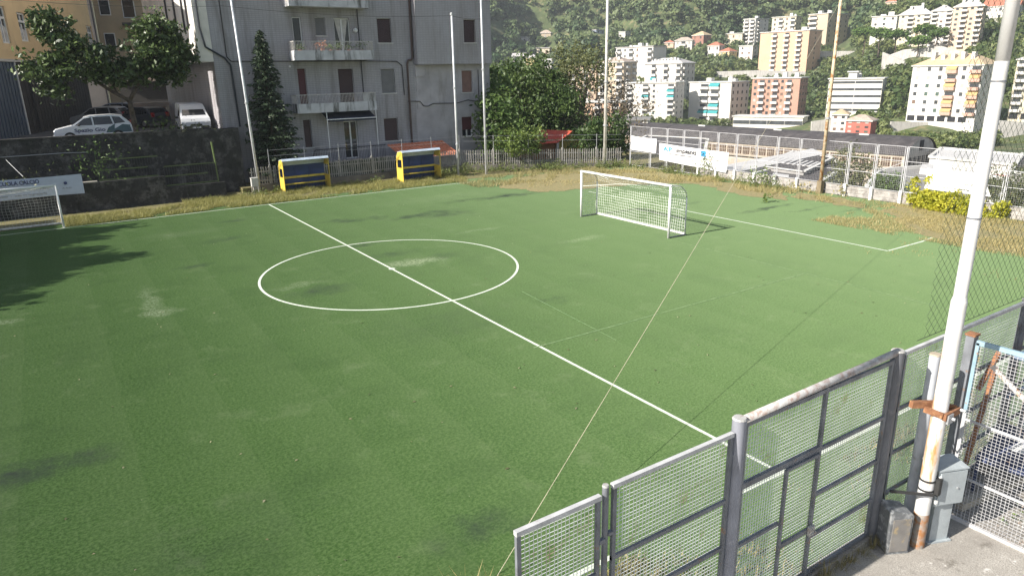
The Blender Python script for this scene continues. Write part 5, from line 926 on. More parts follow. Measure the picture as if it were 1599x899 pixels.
def tree(name, label, loc, limbs, ells, nclump, nper, leaf, spread, lm, seed, bk=None, group=None, cat='tree', **kw):
    t = thing(name, label, cat, loc, 0, group); b = MB()
    for p, q, r0, r1 in limbs:
        p, q = Vector(p), Vector(q); k = 3; pr = p; rnd = random.Random(seed)
        for i in range(1, k + 1):
            f = i / k; c = p.lerp(q, f) + (Vector((rnd.uniform(-1, 1), rnd.uniform(-1, 1), 0)) * (q - p).length * .05 if i < k else Vector((0, 0, 0))); b.tube(pr, c, r0 + (r1 - r0) * (i - 1) / k, r0 + (r1 - r0) * f, 8); pr = c
    b.build('trunk', bk or bark, t, smooth=True); inst('crown', crown_mesh('crown', ells, nclump, nper, leaf, spread, lm, seed, **kw), t); return t
L_mag = leafmat('glossy_dark_leaves', (.02, .045, .012), (.1, .15, .04), .15, 1.6, .42); L_dk = leafmat('dark_green_leaves', (.03, .065, .015), (.11, .165, .04), .3, .9); L_md = leafmat('mid_green_leaves', (.04, .085, .018), (.13, .2, .05), .3, .8); L_yl = leafmat('bright_green_leaves', (.07, .13, .025), (.2, .26, .06), .3, 1.5); L_br = leafmat('browning_leaves', (.085, .07, .042), (.25, .2, .13), .3, 1.2); L_ol = leafmat('olive_leaves', (.06, .08, .025), (.18, .19, .07), .3, 1.); L_sp = leafmat('spruce_needles', (.014, .03, .014), (.045, .075, .032), .05, 2.); L_pn = leafmat('pine_needles', (.04, .085, .015), (.12, .2, .035), .15, .5)
# street tree with big glossy leaves and two crowns in the car park
tree('broadleaf_tree', 'broad dark glossy leaved tree with forking leaning trunk at the car park edge', (-5.5, 25.2, 3.6),
     [((.1, 0, 0), (-.05, 0, 2.3), .17, .14), ((-.05, 0, 2.3), (-2.4, .3, 4.1), .12, .06), ((-.05, 0, 2.3), (1.6, .2, 4.6), .12, .06), ((-2.4, .3, 4.1), (-3.7, .3, 5.3), .06, .03), ((1.6, .2, 4.6), (2.4, 0, 6), .06, .03), ((-.6, .1, 2.7), (-1.2, .6, 5), .07, .03)],
     [((-3.3, .2, 6.4), (1.35, 1.2, 1.15)), ((-2.1, 0, 4.9), (1.7, 1.5, 1.25)), ((-4.0, 0, 4.2), (1.35, 1.2, 1.1)), ((-1.2, 0, 3.9), (1.5, 1.2, .8)), ((2.0, .2, 6.2), (1.35, 1.2, 1.2)), ((1.9, 0, 4.9), (2.0, 1.5, 1.25)), ((3.0, 0, 5.0), (1.1, 1.1, .9)), ((.4, .2, 3.9), (1.3, 1, .8)), ((-3.9, -.2, 3.1), (.8, .7, .55)), ((2.4, 0, 3.7), (1.4, 1, .5))], 430, 36, .16, .22, L_mag, 3, shell=.35)
sp_ = thing('spruce_tree', 'narrow dark spruce in front of the grey block beside the white pole', 'tree', (2.5, 24.3, .3)); b = MB(); b.tube((0, 0, 0), (-.1, 0, 9.6), .15, .02, 8); b.build('trunk', bark, sp_)
g_ = np.random.default_rng(5); VV = []; TT = []
for k in range(230):
    f = k / 229; z = .9 + 8.7 * f; rr = (1.95 * (1 - f) ** .72 + .1) * g_.uniform(.65, 1.15); az = k * 2.399 + g_.normal(0, .3); n = int(18 + 75 * (1 - f)); s = g_.random(n) ** .7; dr = g_.normal(0, .12 + .12 * (1 - f), n) * s
    c = np.stack([np.cos(az) * rr * s - np.sin(az) * dr - .1 * f, np.sin(az) * rr * s + np.cos(az) * dr, z - .42 * rr * s ** 1.4 + .25 * rr * s ** 3 + g_.normal(0, .05, n)], 1); a = np.stack([np.cos(az) + g_.normal(0, .5, n), np.sin(az) + g_.normal(0, .5, n), g_.normal(-.4, .4, n)], 1); a /= np.linalg.norm(a, axis=1)[:, None]; q_ = np.cross(a, g_.normal(0, 1, (n, 3))); q_ /= np.linalg.norm(q_, axis=1)[:, None]; l = .13
    VV.append(np.stack([c - a * l, c - q_ * l * .35, c + a * l, c + q_ * l * .35], 1).reshape(-1, 3)); TT.append(np.clip(g_.normal(.45, .2, n), 0, 1))
VV = np.concatenate(VV); inst('crown', npmesh('crown', VV, np.arange(len(VV)).reshape(-1, 4), L_sp, np.concatenate(TT)), sp_)
def pt(px, py, y): return YP(px, py, y)
def T3(name, label, pxc, pyb, dep, blobs, nclump, nper, leaf, spread, lm, seed, zb=None, bk=None, limbs=None, **kw):
    """a tree dep metres out; blobs = (px, py, radius m, squash) seen from the stand, each given its own depth"""
    base = DP(pxc, pyb, dep); zb = base[2] if zb is None else zb; loc = Vector((base[0], base[1], zb)); rn = random.Random(seed); E = []
    for px, py, r, sq in blobs: c = Vector(DP(px, py, dep + rn.uniform(-r, r) * .7)) - loc; E.append((tuple(c), (r, r, r * sq)))
    lb = [((0, 0, 0), (0, 0, E[0][0][2] * .5), .035 * E[0][0][2], .022 * E[0][0][2])]
    for c, s in E: lb.append(((0, 0, E[0][0][2] * .45), c, .016 * E[0][0][2], .006 * E[0][0][2]))
    return tree(name, label, loc, lb, E, nclump, nper, leaf, spread, lm, seed, bk, **kw)
T3('broadleaf_tree', 'big dark green tree beside the right edge of the grey block', 828, 250, 79, [(812, 150, 4.8, .9), (835, 135, 3.8, .9), (805, 125, 3.1, .9), (838, 175, 4.8, .8), (858, 160, 3.1, .9), (790, 185, 3.6, .9), (862, 195, 3.6, .8), (825, 205, 4.3, .7)], 420, 46, .22, .48, L_dk, 21, zb=-1)
T3('broadleaf_tree', 'dark tree filling the gap between grey block and big dark tree', 782, 250, 56, [(778, 140, 1.4, 1.2), (780, 170, 1.7, 1.2), (778, 205, 1.9, 1)], 90, 34, .17, .35, L_md, 22, zb=-.5)
T3('garden_bush', 'bright yellow-green bush in front of the big dark tree', 812, 246, 54, [(812, 208, 1.5, .7), (795, 218, 1.1, .8), (830, 215, 1.2, .8), (815, 225, 1.5, .6)], 110, 36, .13, .22, L_yl, 23, zb=.2, tone=.6)
T3('broadleaf_tree', 'olive green tree with thin crown behind the red roofed hut', 900, 240, 78, [(905, 100, 3.2, .7), (885, 125, 3, .7), (925, 115, 3, .7), (895, 85, 2.2, .7), (935, 95, 2, .7)], 105, 28, .18, .5, L_ol, 24, zb=-5)
T3('broadleaf_tree', 'shady dark tree over the red roofed hut', 882, 240, 76, [(880, 175, 3.2, .9), (862, 190, 2.8, .9), (890, 205, 3.2, .7)], 130, 38, .2, .4, L_dk, 25, zb=-3, tone=.35)
T3('broadleaf_tree', 'half bare brown tree right behind the corner pole', 966, 245, 62, [(965, 155, 2.4, .9), (985, 160, 1.8, .8), (950, 175, 2, .9), (995, 170, 1.5, .8), (972, 190, 2.2, .8), (955, 140, 1.5, .8)], 75, 22, .13, .45, L_br, 26, zb=-2, bk=bark_g)
T3('broadleaf_tree', 'brownish thin tree left of the corner pole', 925, 245, 64, [(925, 170, 2, .9), (915, 195, 1.8, .9), (935, 150, 1.5, 1), (940, 200, 1.9, .9)], 50, 22, .13, .4, L_br, 27, zb=-2, bk=bark_g, tone=.35)
T3('broadleaf_tree', 'dark shrubby tree behind the picket fence beside the corner pole', 940, 245, 58, [(938, 215, 1.6, 1), (955, 205, 1.4, 1.1), (958, 228, 1.3, .9), (918, 222, 1.4, .8)], 120, 34, .15, .3, L_dk, 28, zb=-1, tone=.3)
T3('valley_tree', 'sparse olive tree poking up behind the boards right of the tan pole', 1330, 300, 50, [(1335, 262, 1.3, 1.3), (1315, 275, 1.1, 1), (1345, 285, 1.3, .9), (1322, 245, .8, 1.2), (1352, 260, .8, 1.2)], 110, 22, .11, .25, L_ol, 29, zb=-6, bk=bark_g)
T3('valley_tree', 'low dark bush behind the boards below the grey flat roof', 1390, 300, 49, [(1388, 290, 1.1, .7), (1375, 285, .7, 1), (1400, 296, .8, .6)], 70, 24, .1, .2, L_md, 30, zb=-5)
T3('valley_tree', 'flowering shrubs behind the far fence at the right edge', 1585, 310, 44, [(1578, 300, 1, 1), (1592, 275, .8, 1), (1590, 320, 1.1, .8), (1605, 300, 1, 1)], 110, 24, .09, .2, L_ol, 31, zb=-4)
T3('valley_tree', 'shrub behind the sponsor banner near the rusty pole', 1540, 300, 46, [(1548, 285, .8, 1.2), (1553, 300, .8, 1)], 50, 24, .09, .2, L_ol, 32, zb=-4)
# yellow-green hedge growing through the boards
hd = thing('hedge', 'yellow-green creeper hedge spilling over the boards under the sponsor banner', 'hedge', (26.8, -7, 0)); b = MB()
for k in range(7): b.tube((0, 1.6 - k * .55, 0), (random.uniform(-.1, .1), 1.5 - k * .55, .9), .02, .008, 5)
b.build('stem', bark, hd); inst('foliage', crown_mesh('foliage', [((0, 1.2, .45), (.45, .75, .5)), ((-.05, .4, .5), (.5, .8, .5)), ((-.05, -.5, .55), (.5, .8, .5)), ((-.05, -1.3, .5), (.45, .7, .45)), ((0, -2.5, .4), (.35, .4, .5)), ((-.25, -.8, .15), (.4, 2.2, .14)), ((.05, 1.55, 1.15), (.15, .12, .4)), ((.05, .9, 1.55), (.12, .12, .2))], 230, 30, .085, .1, leafmat('yellow_green_leaves', (.26, .3, .025), (.68, .64, .08), .45, 2.), 40, tone=.55), hd)
# weeds as single plants along the edges
def weed(x, y, h, rx, n, m=None, label=None, seed=0, leaf=.07, tone=.5, z=0): 
    t = thing('weed_plant', label, 'plant', (x, y, z), 0, None); b = MB()
    for k in range(3): b.tube((0, 0, 0), (random.uniform(-.3, .3) * rx, random.uniform(-.3, .3) * rx, h * .8), .012, .005, 4)
    b.build('stem', fol, t); inst('foliage', tuft_mesh('foliage', n, rx, h, leaf, m or weed_m, seed, tone), t)
WV = []; WT = []
def clump(x, y, h, rx, n, seed, tone, leaf=.055):
    g = np.random.default_rng(seed); ns = 7; st = g.normal(0, rx * .38, (ns, 2)); k = g.integers(0, ns, n); hh = g.random(n) ** .8; c = np.stack([x + st[k, 0] * (.5 + .6 * hh) + g.normal(0, .05, n), y + st[k, 1] * (.5 + .6 * hh) + g.normal(0, .05, n), h * hh * (.6 + .4 * np.cos(k * 1.7)) + .02], 1); a = g.normal(0, 1, (n, 3)); a /= np.linalg.norm(a, axis=1)[:, None]; q = np.cross(a, g.normal(0, 1, (n, 3))); q /= np.linalg.norm(q, axis=1)[:, None]
    WV.append(np.stack([c - a * leaf, c - q * leaf * .4, c + a * leaf, c + q * leaf * .4], 1).reshape(-1, 3)); WT.append(np.clip(g.normal(tone, .2, n), 0, 1))
for i in range(70):
    x = random.uniform(12.5, 26.3); y = max(16.2, pfl(x) - random.uniform(.25, 1.7) - (random.random() < .4) * .6); clump(x, y, random.uniform(.3, .85), random.uniform(.5, .9), 130, 100 + i, random.uniform(.45, .85))
for i in range(40): clump(26.7 - random.random() * .8, random.uniform(1.5, 15.5), random.uniform(.3, .75), random.uniform(.4, .7), 90, 200 + i, random.uniform(.5, .95))
for i in range(24): clump(random.uniform(-3.5, 12), 21.9 - random.random() * .6, random.uniform(.25, .5), .5, 80, 260 + i, .5)
WV = np.concatenate(WV); tag(link(bpy.data.objects.new('edge_weeds', npmesh('edge_weeds', WV, np.arange(len(WV)).reshape(-1, 4), weed_m, np.concatenate(WT)))), kind='stuff')
weed(26.5, 8.3, 1.9, .6, 150, label='tall upright weed in front of the lower banner', seed=301, leaf=.09, tone=.55); weed(26.4, 3.6, 1.15, .9, 150, L_yl, 'bright bushy weed in front of the boards near the rope end', 302, .09, .6); weed(22.1, -.1, .55, .3, 50, L_yl, 'single bright green weed growing out of the turf behind the goal', 303, .09, .5)
tw_ = thing('weed_plant', 'straggly dry weed tuft on the turf by the near fence end', 'plant', (-6.55, -17.3, 0)); inst('foliage', blade_tuft('foliage', 150, .7, .42, leafmat('straw_blades', (.16, .17, .04), (.5, .4, .16), .3, 3), 304), tw_); inst('stem', blade_tuft('stem', 8, .5, .6, fol, 305), tw_); weed(2.1, -20.7, .14, .5, 60, fol, 'low green weed on the concrete behind the white mesh gate', 305, .05, .5); weed(26.75, -1.6, .6, .35, 30, grass_m, 'dry twiggy weed at the boards left of the stub posts', 306, .1, .6); weed(26.6, 1.0, .5, .8, 60, grass_m, 'yellow dry weed at the boards left of the tan pole', 307, .1, .9)
weed(-8.0, 23.2, 2.4, 1.6, 260, L_md, 'dark creeper bush hanging over the stepped wall right of the banner', 308, .1, .3, 1.4); weed(-12.5, 23.2, .9, 2.4, 160, L_ol, 'scrubby growth above the school banner', 309, .1, .4, 1.5)
weed(-4.0, 24.8, 1.0, 1.5, 150, L_dk, 'low bush at the foot of the car park tree', 310, .09, .4, 3.8); weed(-2.2, 24.6, .6, 1.7, 100, L_ol, 'scrappy bush at the wall edge below the white van', 311, .08, .4, 3.9); weed(19.2, 23.6, 1.6, 1.2, 120, L_dk, 'dark garden shrub beside the right edge of the grey block', 312, .1, .45, .2); weed(9.2, 23.2, .9, .7, 70, L_dk, 'spiky garden plant behind the shade cloth', 313, .12, .4, .3); weed(17.6, 24, 1.1, .8, 80, L_md, 'garden shrub under the small red shuttered window', 314, .09, .45, .2)
for k in range(9):
    x_ = -2.6 + k * .27 + random.uniform(-.1, .1); t_ = thing('weed_plant', ('first', 'second', 'third', 'fourth', 'fifth', 'sixth', 'seventh', 'eighth', 'ninth')[k] + ' dry tuft from the left at the foot of the near gate', 'plant', (x_, -19.56, .03), 0, 'dry tufts at the gate foot'); inst('foliage', blade_tuft('foliage', 45, random.uniform(.12, .25), random.uniform(.1, .28), leafmat('gate_tuft', (.07, .09, .03), (.3, .25, .12), .3, 3), 400 + k), t_)
g_ = np.random.default_rng(9); n_l = 260; lx = g_.uniform(-13, 24, n_l); ly = np.where(g_.random(n_l) < .6, g_.uniform(-17, 16, n_l), g_.uniform(-17.5, -10, n_l)); la = g_.uniform(0, 6.28, n_l); ll = g_.uniform(.015, .055, n_l)
LV = np.stack([np.stack([lx + ll * np.cos(la), ly + ll * np.sin(la), np.full(n_l, .012)], 1), np.stack([lx - ll * .4 * np.sin(la), ly + ll * .4 * np.cos(la), np.full(n_l, .03)], 1), np.stack([lx - ll * np.cos(la), ly - ll * np.sin(la), np.full(n_l, .014)], 1), np.stack([lx + ll * .4 * np.sin(la), ly - ll * .4 * np.cos(la), np.full(n_l, .02)], 1)], 1).reshape(-1, 3)
tag(link(bpy.data.objects.new('leaf_litter', npmesh('leaf_litter', LV, np.arange(len(LV)).reshape(-1, 4), leafmat('fallen_leaf', (.1, .1, .04), (.36, .33, .2), .1, 3), g_.random(n_l)))), kind='stuff')
# umbrella pines by the road
pine_lab = ('umbrella pine left of the tan pole top on the hillside', 'umbrella pine with broad crown below the small white block', 'umbrella pine standing second in the road row', 'umbrella pine in front of the yellow and cream wing', 'low umbrella pine beside the road wall', 'small umbrella pine at the foot of the white wing')
for i, (px, pyc, pyb, d, r) in enumerate(((1348, 50, 78, 375, 6.5), (1372, 52, 80, 360, 5), (1396, 54, 80, 352, 6.5), (1440, 46, 78, 350, 5.5), (1432, 63, 82, 340, 5.5), (1462, 52, 76, 345, 4.5))):
    base = Vector(DP(px, pyb, d)); h = DP(px, pyc, d)[2] - base.z
    tree('umbrella_pine', pine_lab[i], base, [((0, 0, -3), (.3, 0, h * .85), .35, .25), ((.2, 0, h * .6), (r * .5, 0, h), .18, .1), ((.2, 0, h * .6), (-r * .5, 0, h), .18, .1)], [((0, 0, h), (r, r, 1.9)), ((r * .45, 0, h + .5), (r * .55, r * .6, 1.5)), ((-r * .5, .5, h - .3), (r * .5, r * .6, 1.4))], 130, 12, .6, .6, L_pn, 50 + i, group='umbrella pines along the hillside road', tone=.6)

# ---------------------------------------------------------------- the wooded hillside: one mass nobody could count
def forest(name, a0, a1, d0, d1, n, rmin, rmax, per, leafk, m, seed, cond=None, tones=(.5, .25)):
    g = np.random.default_rng(seed); d = np.sqrt(g.uniform(d0 ** 2, d1 ** 2, n)); a = g.uniform(-.12, .9, n) * d if a0 is None else g.uniform(a0, a1, n); x, y = to_xy(a, d); z = ZT(a, d); r = g.uniform(rmin, rmax, n)
    v = np.stack([x, y, z + r], 1) - CAM; w = v @ CF; px = 799.5 + FOC * (v @ CR) / w; py = 449.5 - FOC * (v @ CU) / w; rp = r * FOC / w; keep = (w > 20) & (px > 560) & (px < 1760) & (py > -110)
    for (pl, pr, yt, yb2, dp) in BLOCKS: keep &= ~((px + rp * .8 > pl) & (px - rp * .8 < pr) & (w < dp + 16) & (py - rp < yb2 - 7) & (py + rp > yt))
    if cond is not None: keep &= cond(a, d, px, py)
    x, y, z, r, w = x[keep], y[keep], z[keep], r[keep], w[keep]; n = len(x); print(name, n)
    patch = np.sin(x * .021 + 1.3) * np.sin(y * .026) + .5 * np.sin(x * .06 - y * .045); tt = np.clip(g.normal(tones[0], tones[1], n) + .16 * patch, 0, 1); N_ = n * per; rr = np.repeat(r, per)
    lob = np.repeat(g.normal(0, .42, (n, 4, 3)), 1, 0); li = g.integers(0, 4, N_); tr = np.repeat(np.arange(n), per); dv = g.normal(0, 1, (N_, 3)); dv /= np.linalg.norm(dv, axis=1)[:, None]; dv[:, 2] = np.abs(dv[:, 2]) * np.where(g.random(N_) < .8, 1, -1)
    c = np.stack([x, y, z + r * .95], 1)[tr] + (lob[tr, li] + dv * g.uniform(.5, .75, (N_, 1))) * rr[:, None] * (1, 1, .95); s = (leafk * rr * g.uniform(.6, 1.3, N_))[:, None]
    nrm = dv + g.normal(0, .55, (N_, 3)); a_ = np.cross(nrm, g.normal(0, 1, (N_, 3))); a_ /= np.linalg.norm(a_, axis=1)[:, None]; b_ = np.cross(nrm, a_); b_ /= np.linalg.norm(b_, axis=1)[:, None]
    V = np.stack([c - a_ * s - b_ * s * .6, c + a_ * s - b_ * s * .6, c + b_ * s * .9], 1).reshape(-1, 3); o = bpy.data.objects.new(name, npmesh(name, V, np.arange(3 * N_).reshape(-1, 3), m, np.clip(np.repeat(tt, per) + .25 * g.normal(0, .5, N_), 0, 1), 3)); return tag(link(o), kind='stuff')
L_f = leafmat('wood_canopy', (.042, .088, .032), (.19, .235, .095), .3, .012); L_f2 = leafmat('scrub_canopy', (.06, .1, .026), (.2, .23, .075), .28, .02)
forest('hillside_woods', None, None, 460, 900, 13500, 1.6, 6., 115, .27, L_f, 61)
forest('slope_trees', None, None, 330, 520, 9000, 1.3, 3.6, 62, .3, L_f2, 62, lambda a, d, px, py: (px > 760), (.42, .28))
forest('right_slope_trees', None, None, 255, 350, 3400, 1.3, 3.4, 80, .29, L_f2, 63, lambda a, d, px, py: (px > 1330) & (py < 205), (.38, .25))
forest('valley_bushes', None, None, 205, 262, 5200, .6, 2., 60, .28, L_f2, 64, lambda a, d, px, py: (px > 1380), (.62, .25))
forest('behind_block_trees', None, None, 200, 330, 800, 2., 4., 110, .28, L_f, 65, lambda a, d, px, py: (px < 965) & (px > 740), (.45, .25))
# ================================================================ CAR PARK AT THE LEFT
ochre = mat('ochre_render', (.68, .5, .28), .85, var=.08, scale=.5, dirt=(.5, .36, .2), dirt_amt=(.58, .75), streak=True); garage_w = mat('brown_grey_cladding', (.032, .031, .032), .8, var=.15, scale=.6); blue_cl = mat('blue_grey_sheet', (.1, .13, .18), .5, .2, scale=.5)
e2 = Vector((.34, .94, 0)).normalized(); n2 = Vector((.94, -.34, 0)).normalized(); P0 = Vector((-6.3, 49.4, 3.62))
def on_plane(px, py):
    d = Vector(ray(px, py)); s = (P0 - Vector(CAM)).dot(n2) / d.dot(n2); p = Vector(CAM) + d * s; return (p - P0).dot(e2), p.z
ob = thing('ochre_building', 'ochre building with white framed windows above a dark garage front at the left edge', 'building', tuple(P0), math.atan2(e2.y, e2.x))   # local x runs away from the camera, +y to the left
s0 = -21.9; zt_ = 4.85; top = 15.
wn_ = []
for (xa, ya, xb, yb3) in ((-8, 8, 19, 69), (25, 18, 48, 66)):
    sa, za = on_plane(xa, ya); sb, zb_ = on_plane(xb, yb3); _, zc = on_plane(xb, ya + 5); wn_.append((sa, sb, zb_ - P0.z, zc - P0.z))
zt_ = on_plane(60, 95)[1] - P0.z
def wallx(b, x0, x1, z0, z1, holes): 
    bb = MB(); holes_wall(bb, x0, x1, z0, z1, 0, holes, .25); b.v += []; b.add(bb.v, bb.f)
b = MB(); wallx(b, s0, .0, zt_, top, wn_ + [(w[0] + 9, w[1] + 9, w[2], w[3]) for w in wn_] + [(w[0] + 14.5, w[1] + 14.5, w[2], w[3]) for w in wn_[1:]]); b.box((s0, .3, 0), (0, 12, top)); b.build('wall', ochre, ob)
for (a, c, z0, z1) in wn_ + [(w[0] + 9, w[1] + 9, w[2], w[3]) for w in wn_] + [(w[0] + 14.5, w[1] + 14.5, w[2], w[3]) for w in wn_[1:]]:
    f = MB(); w = .12
    f.box((a, .12, z0), (a + w, .2, z1)); f.box((c - w, .12, z0), (c, .2, z1)); f.box((a + w, .12, z1 - w), (c - w, .2, z1)); f.box((a + w, .12, z0), (c - w, .2, z0 + w)); m_ = (a + c) / 2; zz_ = z0 + (z1 - z0) * .66; f.box((m_ - .06, .11, z0 + w), (m_ + .06, .19, z1 - w)); f.box((a + w, .105, zz_), (c - w, .185, zz_ + .14)); o = f.build('window', frame_w, ob)
    b = MB(); b.add([(a, .18, z0), (c, .18, z0), (c, .18, z1), (a, .18, z1)], [(0, 1, 2, 3)]); b.build('pane', glass, o); b = MB(); b.add([(a + .1, .172, z0 + .1), (c - .1, .172, z0 + .1), (c - .1, .172, zz_ - .5), (a + .1, .172, zz_ - .2)], [(0, 1, 2, 3)]); b.build('curtain', curt, o)
b = MB(); b.box((s0, -.12, zt_ - .16), (0.0, .28, zt_ - .002)); b.build('string_course', sill_m, ob)
sb_, _ = on_plane(33, 150); b = MB(); b.box((sb_ + .1, .0, 0), (0, .28, zt_ - .17)); b.build('garage_front', garage_w, ob)
x = s0
while x < sb_ - .1: b = MB(); b.box((x, -.03 if int(x * 4) % 2 else .02, 0), (x + .23, .25, zt_ - .17)); b.build('sheet_panel', blue_cl, ob); x += .25
b = MB(); b.box((sb_ - .08, -.06, 0), (sb_ + .08, .06, zt_ - .17)); b.build('door_post', frame_w, ob)
b = MB(); x = sb_ + 1
while x < -.4: b.box((x, -.02, .1), (x + .04, -.001, zt_ - .3)); x += .6
b.build('cladding_rib', garage_w, ob, kind='stuff')
b = MB(); b.path([(-12.5, -.1, zt_ - .3), (-12.3, -.1, 0)], .07, 6); b.build('drainpipe', iron_d, ob)
sb2 = MB(); sb2.prism([(s0 - .5, -.6), (.4, -.6), (.4, 12.4), (s0 - .5, 12.4)], top, top + .4); sb2.build('roof', tile_t, ob)
# buildings closing the alley
def alley(label, px0, px1, dep, z1, m, wins=(), name='apartment_building', thick=10, z0=3.4):
    A = DP(px0, 190, dep); B = DP(px1, 190, dep + 2); u = (B - A)[:2]; Wd = float(np.hypot(*u)); t = thing(name, label, 'building', (A[0], A[1], z0), math.atan2(u[1], u[0])); b = MB(); b.box((0, 0, 0), (Wd, thick, z1 - z0)); b.build('wall', m, t)
    for x, z, w, h in wins:
        f = MB(); f.box((x - w / 2 - .1, -.06, z - .1), (x + w / 2 + .1, -.002, z + h + .1)); o = f.build('window', frame_w, t); p = MB(); p.box((x - w / 2, -.09, z), (x + w / 2, -.062, z + h)); p.build('pane', glass, o)
    b = MB(); b.box((-.3, -.4, z1 - z0), (Wd + .3, thick, z1 - z0 + .4)); b.build('roof', tile_t, t); return t, Wd
beige_d = mat('beige_alley_render', (.42, .36, .3), .85, scale=.4, dirt=(.3, .26, .22), dirt_amt=(.55, .75), streak=True); tan_d = mat('tan_alley_render', (.4, .31, .2), .85, scale=.4)
t_, w_ = alley('beige rendered block behind the car park tree', 118, 178, 80, 23, beige_d, [(2.2, 10, .9, 1.4)]); b = MB(); b.tube((w_ - .2, -.1, 0), (w_ - .2, -.1, 19), .07); b.build('drainpipe', iron_d, t_)
t_, w_ = alley('tan block with small windows and shaded balcony at the end of the alley', 178.5, 262, 88, 24, tan_d, [(1.2, 11.3, 1, 1.6), (3.8, 11, 1.2, 2), (1.2, 7.5, 1, 1.6), (4.4, 15.5, 1, 1.6)]); b = MB(); b.box((3, -1.4, 13.5), (w_, -.01, 13.7)); b.box((3, -1.45, 10), (w_, -.01, 10.3)); b.box((1, -1.0, 5.4), (w_, -.01, 5.7)); b.build('balcony', iron_d, t_)
alley('dark low garages across the alley', 196, 290, 72, 6.9, plain('garage_dark', (.06, .055, .05), .9), [], 'garage_row', 3); alley('low sunlit wall at the back of the car park', 214, 262, 62, 4.75, mat('warm_brick_wall', (.42, .25, .15), .9, scale=1.2), [], 'brick_wall', .4)
alley('pale house wall beyond the alley end', 262, 312, 98, 22, mat('pale_alley_render', (.6, .56, .5), .85), [(1.5, 9, .9, 1.5), (3.3, 9, .9, 1.5), (1.5, 5, .9, 1.5)])
# vehicles
paint_w = plain('white_car_paint', (.62, .64, .67), .25); tyre_m = plain('tyre_rubber', (.02, .02, .02), .85); rim_m = plain('wheel_rim', (.4, .4, .42), .35, .6); lamp_w = plain('clear_lamp', (.5, .52, .55), .15); lamp_r = plain('red_lamp', (.4, .02, .02), .3); trim_b = plain('black_plastic', (.025, .025, .028), .6)
def car(name, label, cat, loc, rz, prof, glassp, side, Wd, paint, wx, wr=.31, group='cars in the car park', text_=None, van=False):
    """x forward; prof = outline in xz, glassp = greenhouse outline, side = side window outlines"""
    t = thing(name, label, cat, loc, rz, group); hw = Wd / 2
    def shell(b, pr, y0, y1): 
        n = len(pr); vs = [(x, -y0(z), z) for x, z in pr] + [(x, y0(z), z) for x, z in pr]; b.add(vs, [(k, (k + 1) % n, n + (k + 1) % n, n + k) for k in range(n)])
        b.add(vs[:n], [tuple(range(n - 1, -1, -1))]); b.add(vs[n:], [tuple(range(n))])
    yy_ = lambda z: hw - max(0, z - .95) * .2 - max(0, .45 - z) * .15
    b = MB(); shell(b, prof, yy_, None); body = b.build('body', paint, t); bv = body.modifiers.new('b', 'BEVEL'); bv.width = .05; bv.segments = 3; bv.limit_method = 'ANGLE'
    for k in range(len(side)):
        for s in (-1, 1):
            b = MB(); pr = side[k]; b.add([(x, s * (yy_(z) + .008), z) for x, z in pr], [tuple(range(len(pr)))]); b.build('side_window', glass, t)
    for nm, (p, q) in glassp.items():
        b = MB(); d = Vector((q[0] - p[0], q[1] - p[1])).normalized(); nx, nz = -d.y * .012, d.x * .012
        if nx * (1 if nm == 'windscreen' else -1) < 0: nx, nz = -nx, -nz
        b.add([(p[0] + nx, -yy_(p[1]) + .12, p[1] + nz), (p[0] + nx, yy_(p[1]) - .12, p[1] + nz), (q[0] + nx, yy_(q[1]) - .14, q[1] + nz), (q[0] + nx, -yy_(q[1]) + .14, q[1] + nz)], [(0, 1, 2, 3)]); b.build(nm, glass, t)
    for x in wx:
        for s in (-1, 1):
            a_ = MB(); a_.tube((x, s * (hw - .2), wr), (x, s * (hw + .015), wr), wr, n=18); w = a_.build('wheel', tyre_m, t); r_ = MB(); r_.tube((x, s * (hw - .1), wr), (x, s * (hw + .025), wr), wr * .62, n=12); r_.build('rim', rim_m, w)
    xf = max(p[0] for p in prof); xr = min(p[0] for p in prof)
    for s in (-1, 1):
        b = MB(); b.ball((xf - .14, s * (hw - .26), .68), (.16, .2, .11), 10, 6); b.build('headlight', lamp_w, t); b = MB(); b.box((xr - .015, s * (hw - .22) - .12, .8), (xr + .1, s * (hw - .22) + .12, 1.1)); b.build('tail_light', lamp_r, t)
        b = MB(); b.ball((wx[0] - .55, s * (hw + .1), 1.02), (.08, .11, .08), 8, 5); b.build('mirror', trim_b, t)
    b = MB(); b.box((xf - .12, -hw + .12, .25), (xf + .035, hw - .12, .48)); b.build('front_bumper', trim_b if van else paint, t); b = MB(); b.box((xr - .03, -hw + .12, .3), (xr + .12, hw - .12, .55)); b.build('rear_bumper', paint, t)
    b = MB(); b.box((xf - .02, -.35, .5), (xf + .02, .35, .6)); b.build('grille', trim_b, t); b = MB(); b.box((xf + .036, -.26, .33), (xf + .045, .26, .43)); b.build('number_plate', white_paint, t)
    return t, yy_
hatch = [(2.05, .28), (2.08, .62), (1.95, .78), (1.15, .96), (.45, 1.42), (.1, 1.5), (-1.0, 1.52), (-1.6, 1.42), (-2.0, 1.02), (-2.08, .75), (-2.05, .3)]
hs = ([(.95, .98), (.42, 1.36), (.05, 1.42), (.02, .97)], [(-.06, .97), (-.03, 1.43), (-.95, 1.44), (-1.05, .99)], [(-1.13, 1.0), (-1.04, 1.43), (-1.45, 1.38), (-1.72, 1.06)])
hg = {'windscreen': ((1.12, .98), (.48, 1.4)), 'rear_window': ((-1.96, 1.06), (-1.63, 1.39))}
c1, yy_ = car('parked_car', 'white hatchback with dark painted lettering and flame print parked along the wall', 'car', (-7.65, 26.2, 3.62), R(180 - 4), hatch, hg, hs, 1.72, paint_w, (1.28, -1.25))
l_ = text('Spazio Gio', .3, navy, c1, (0, 0, 0), (1, 0, 0), (0, 0, 1)); l_.location = (0, 0, 0)
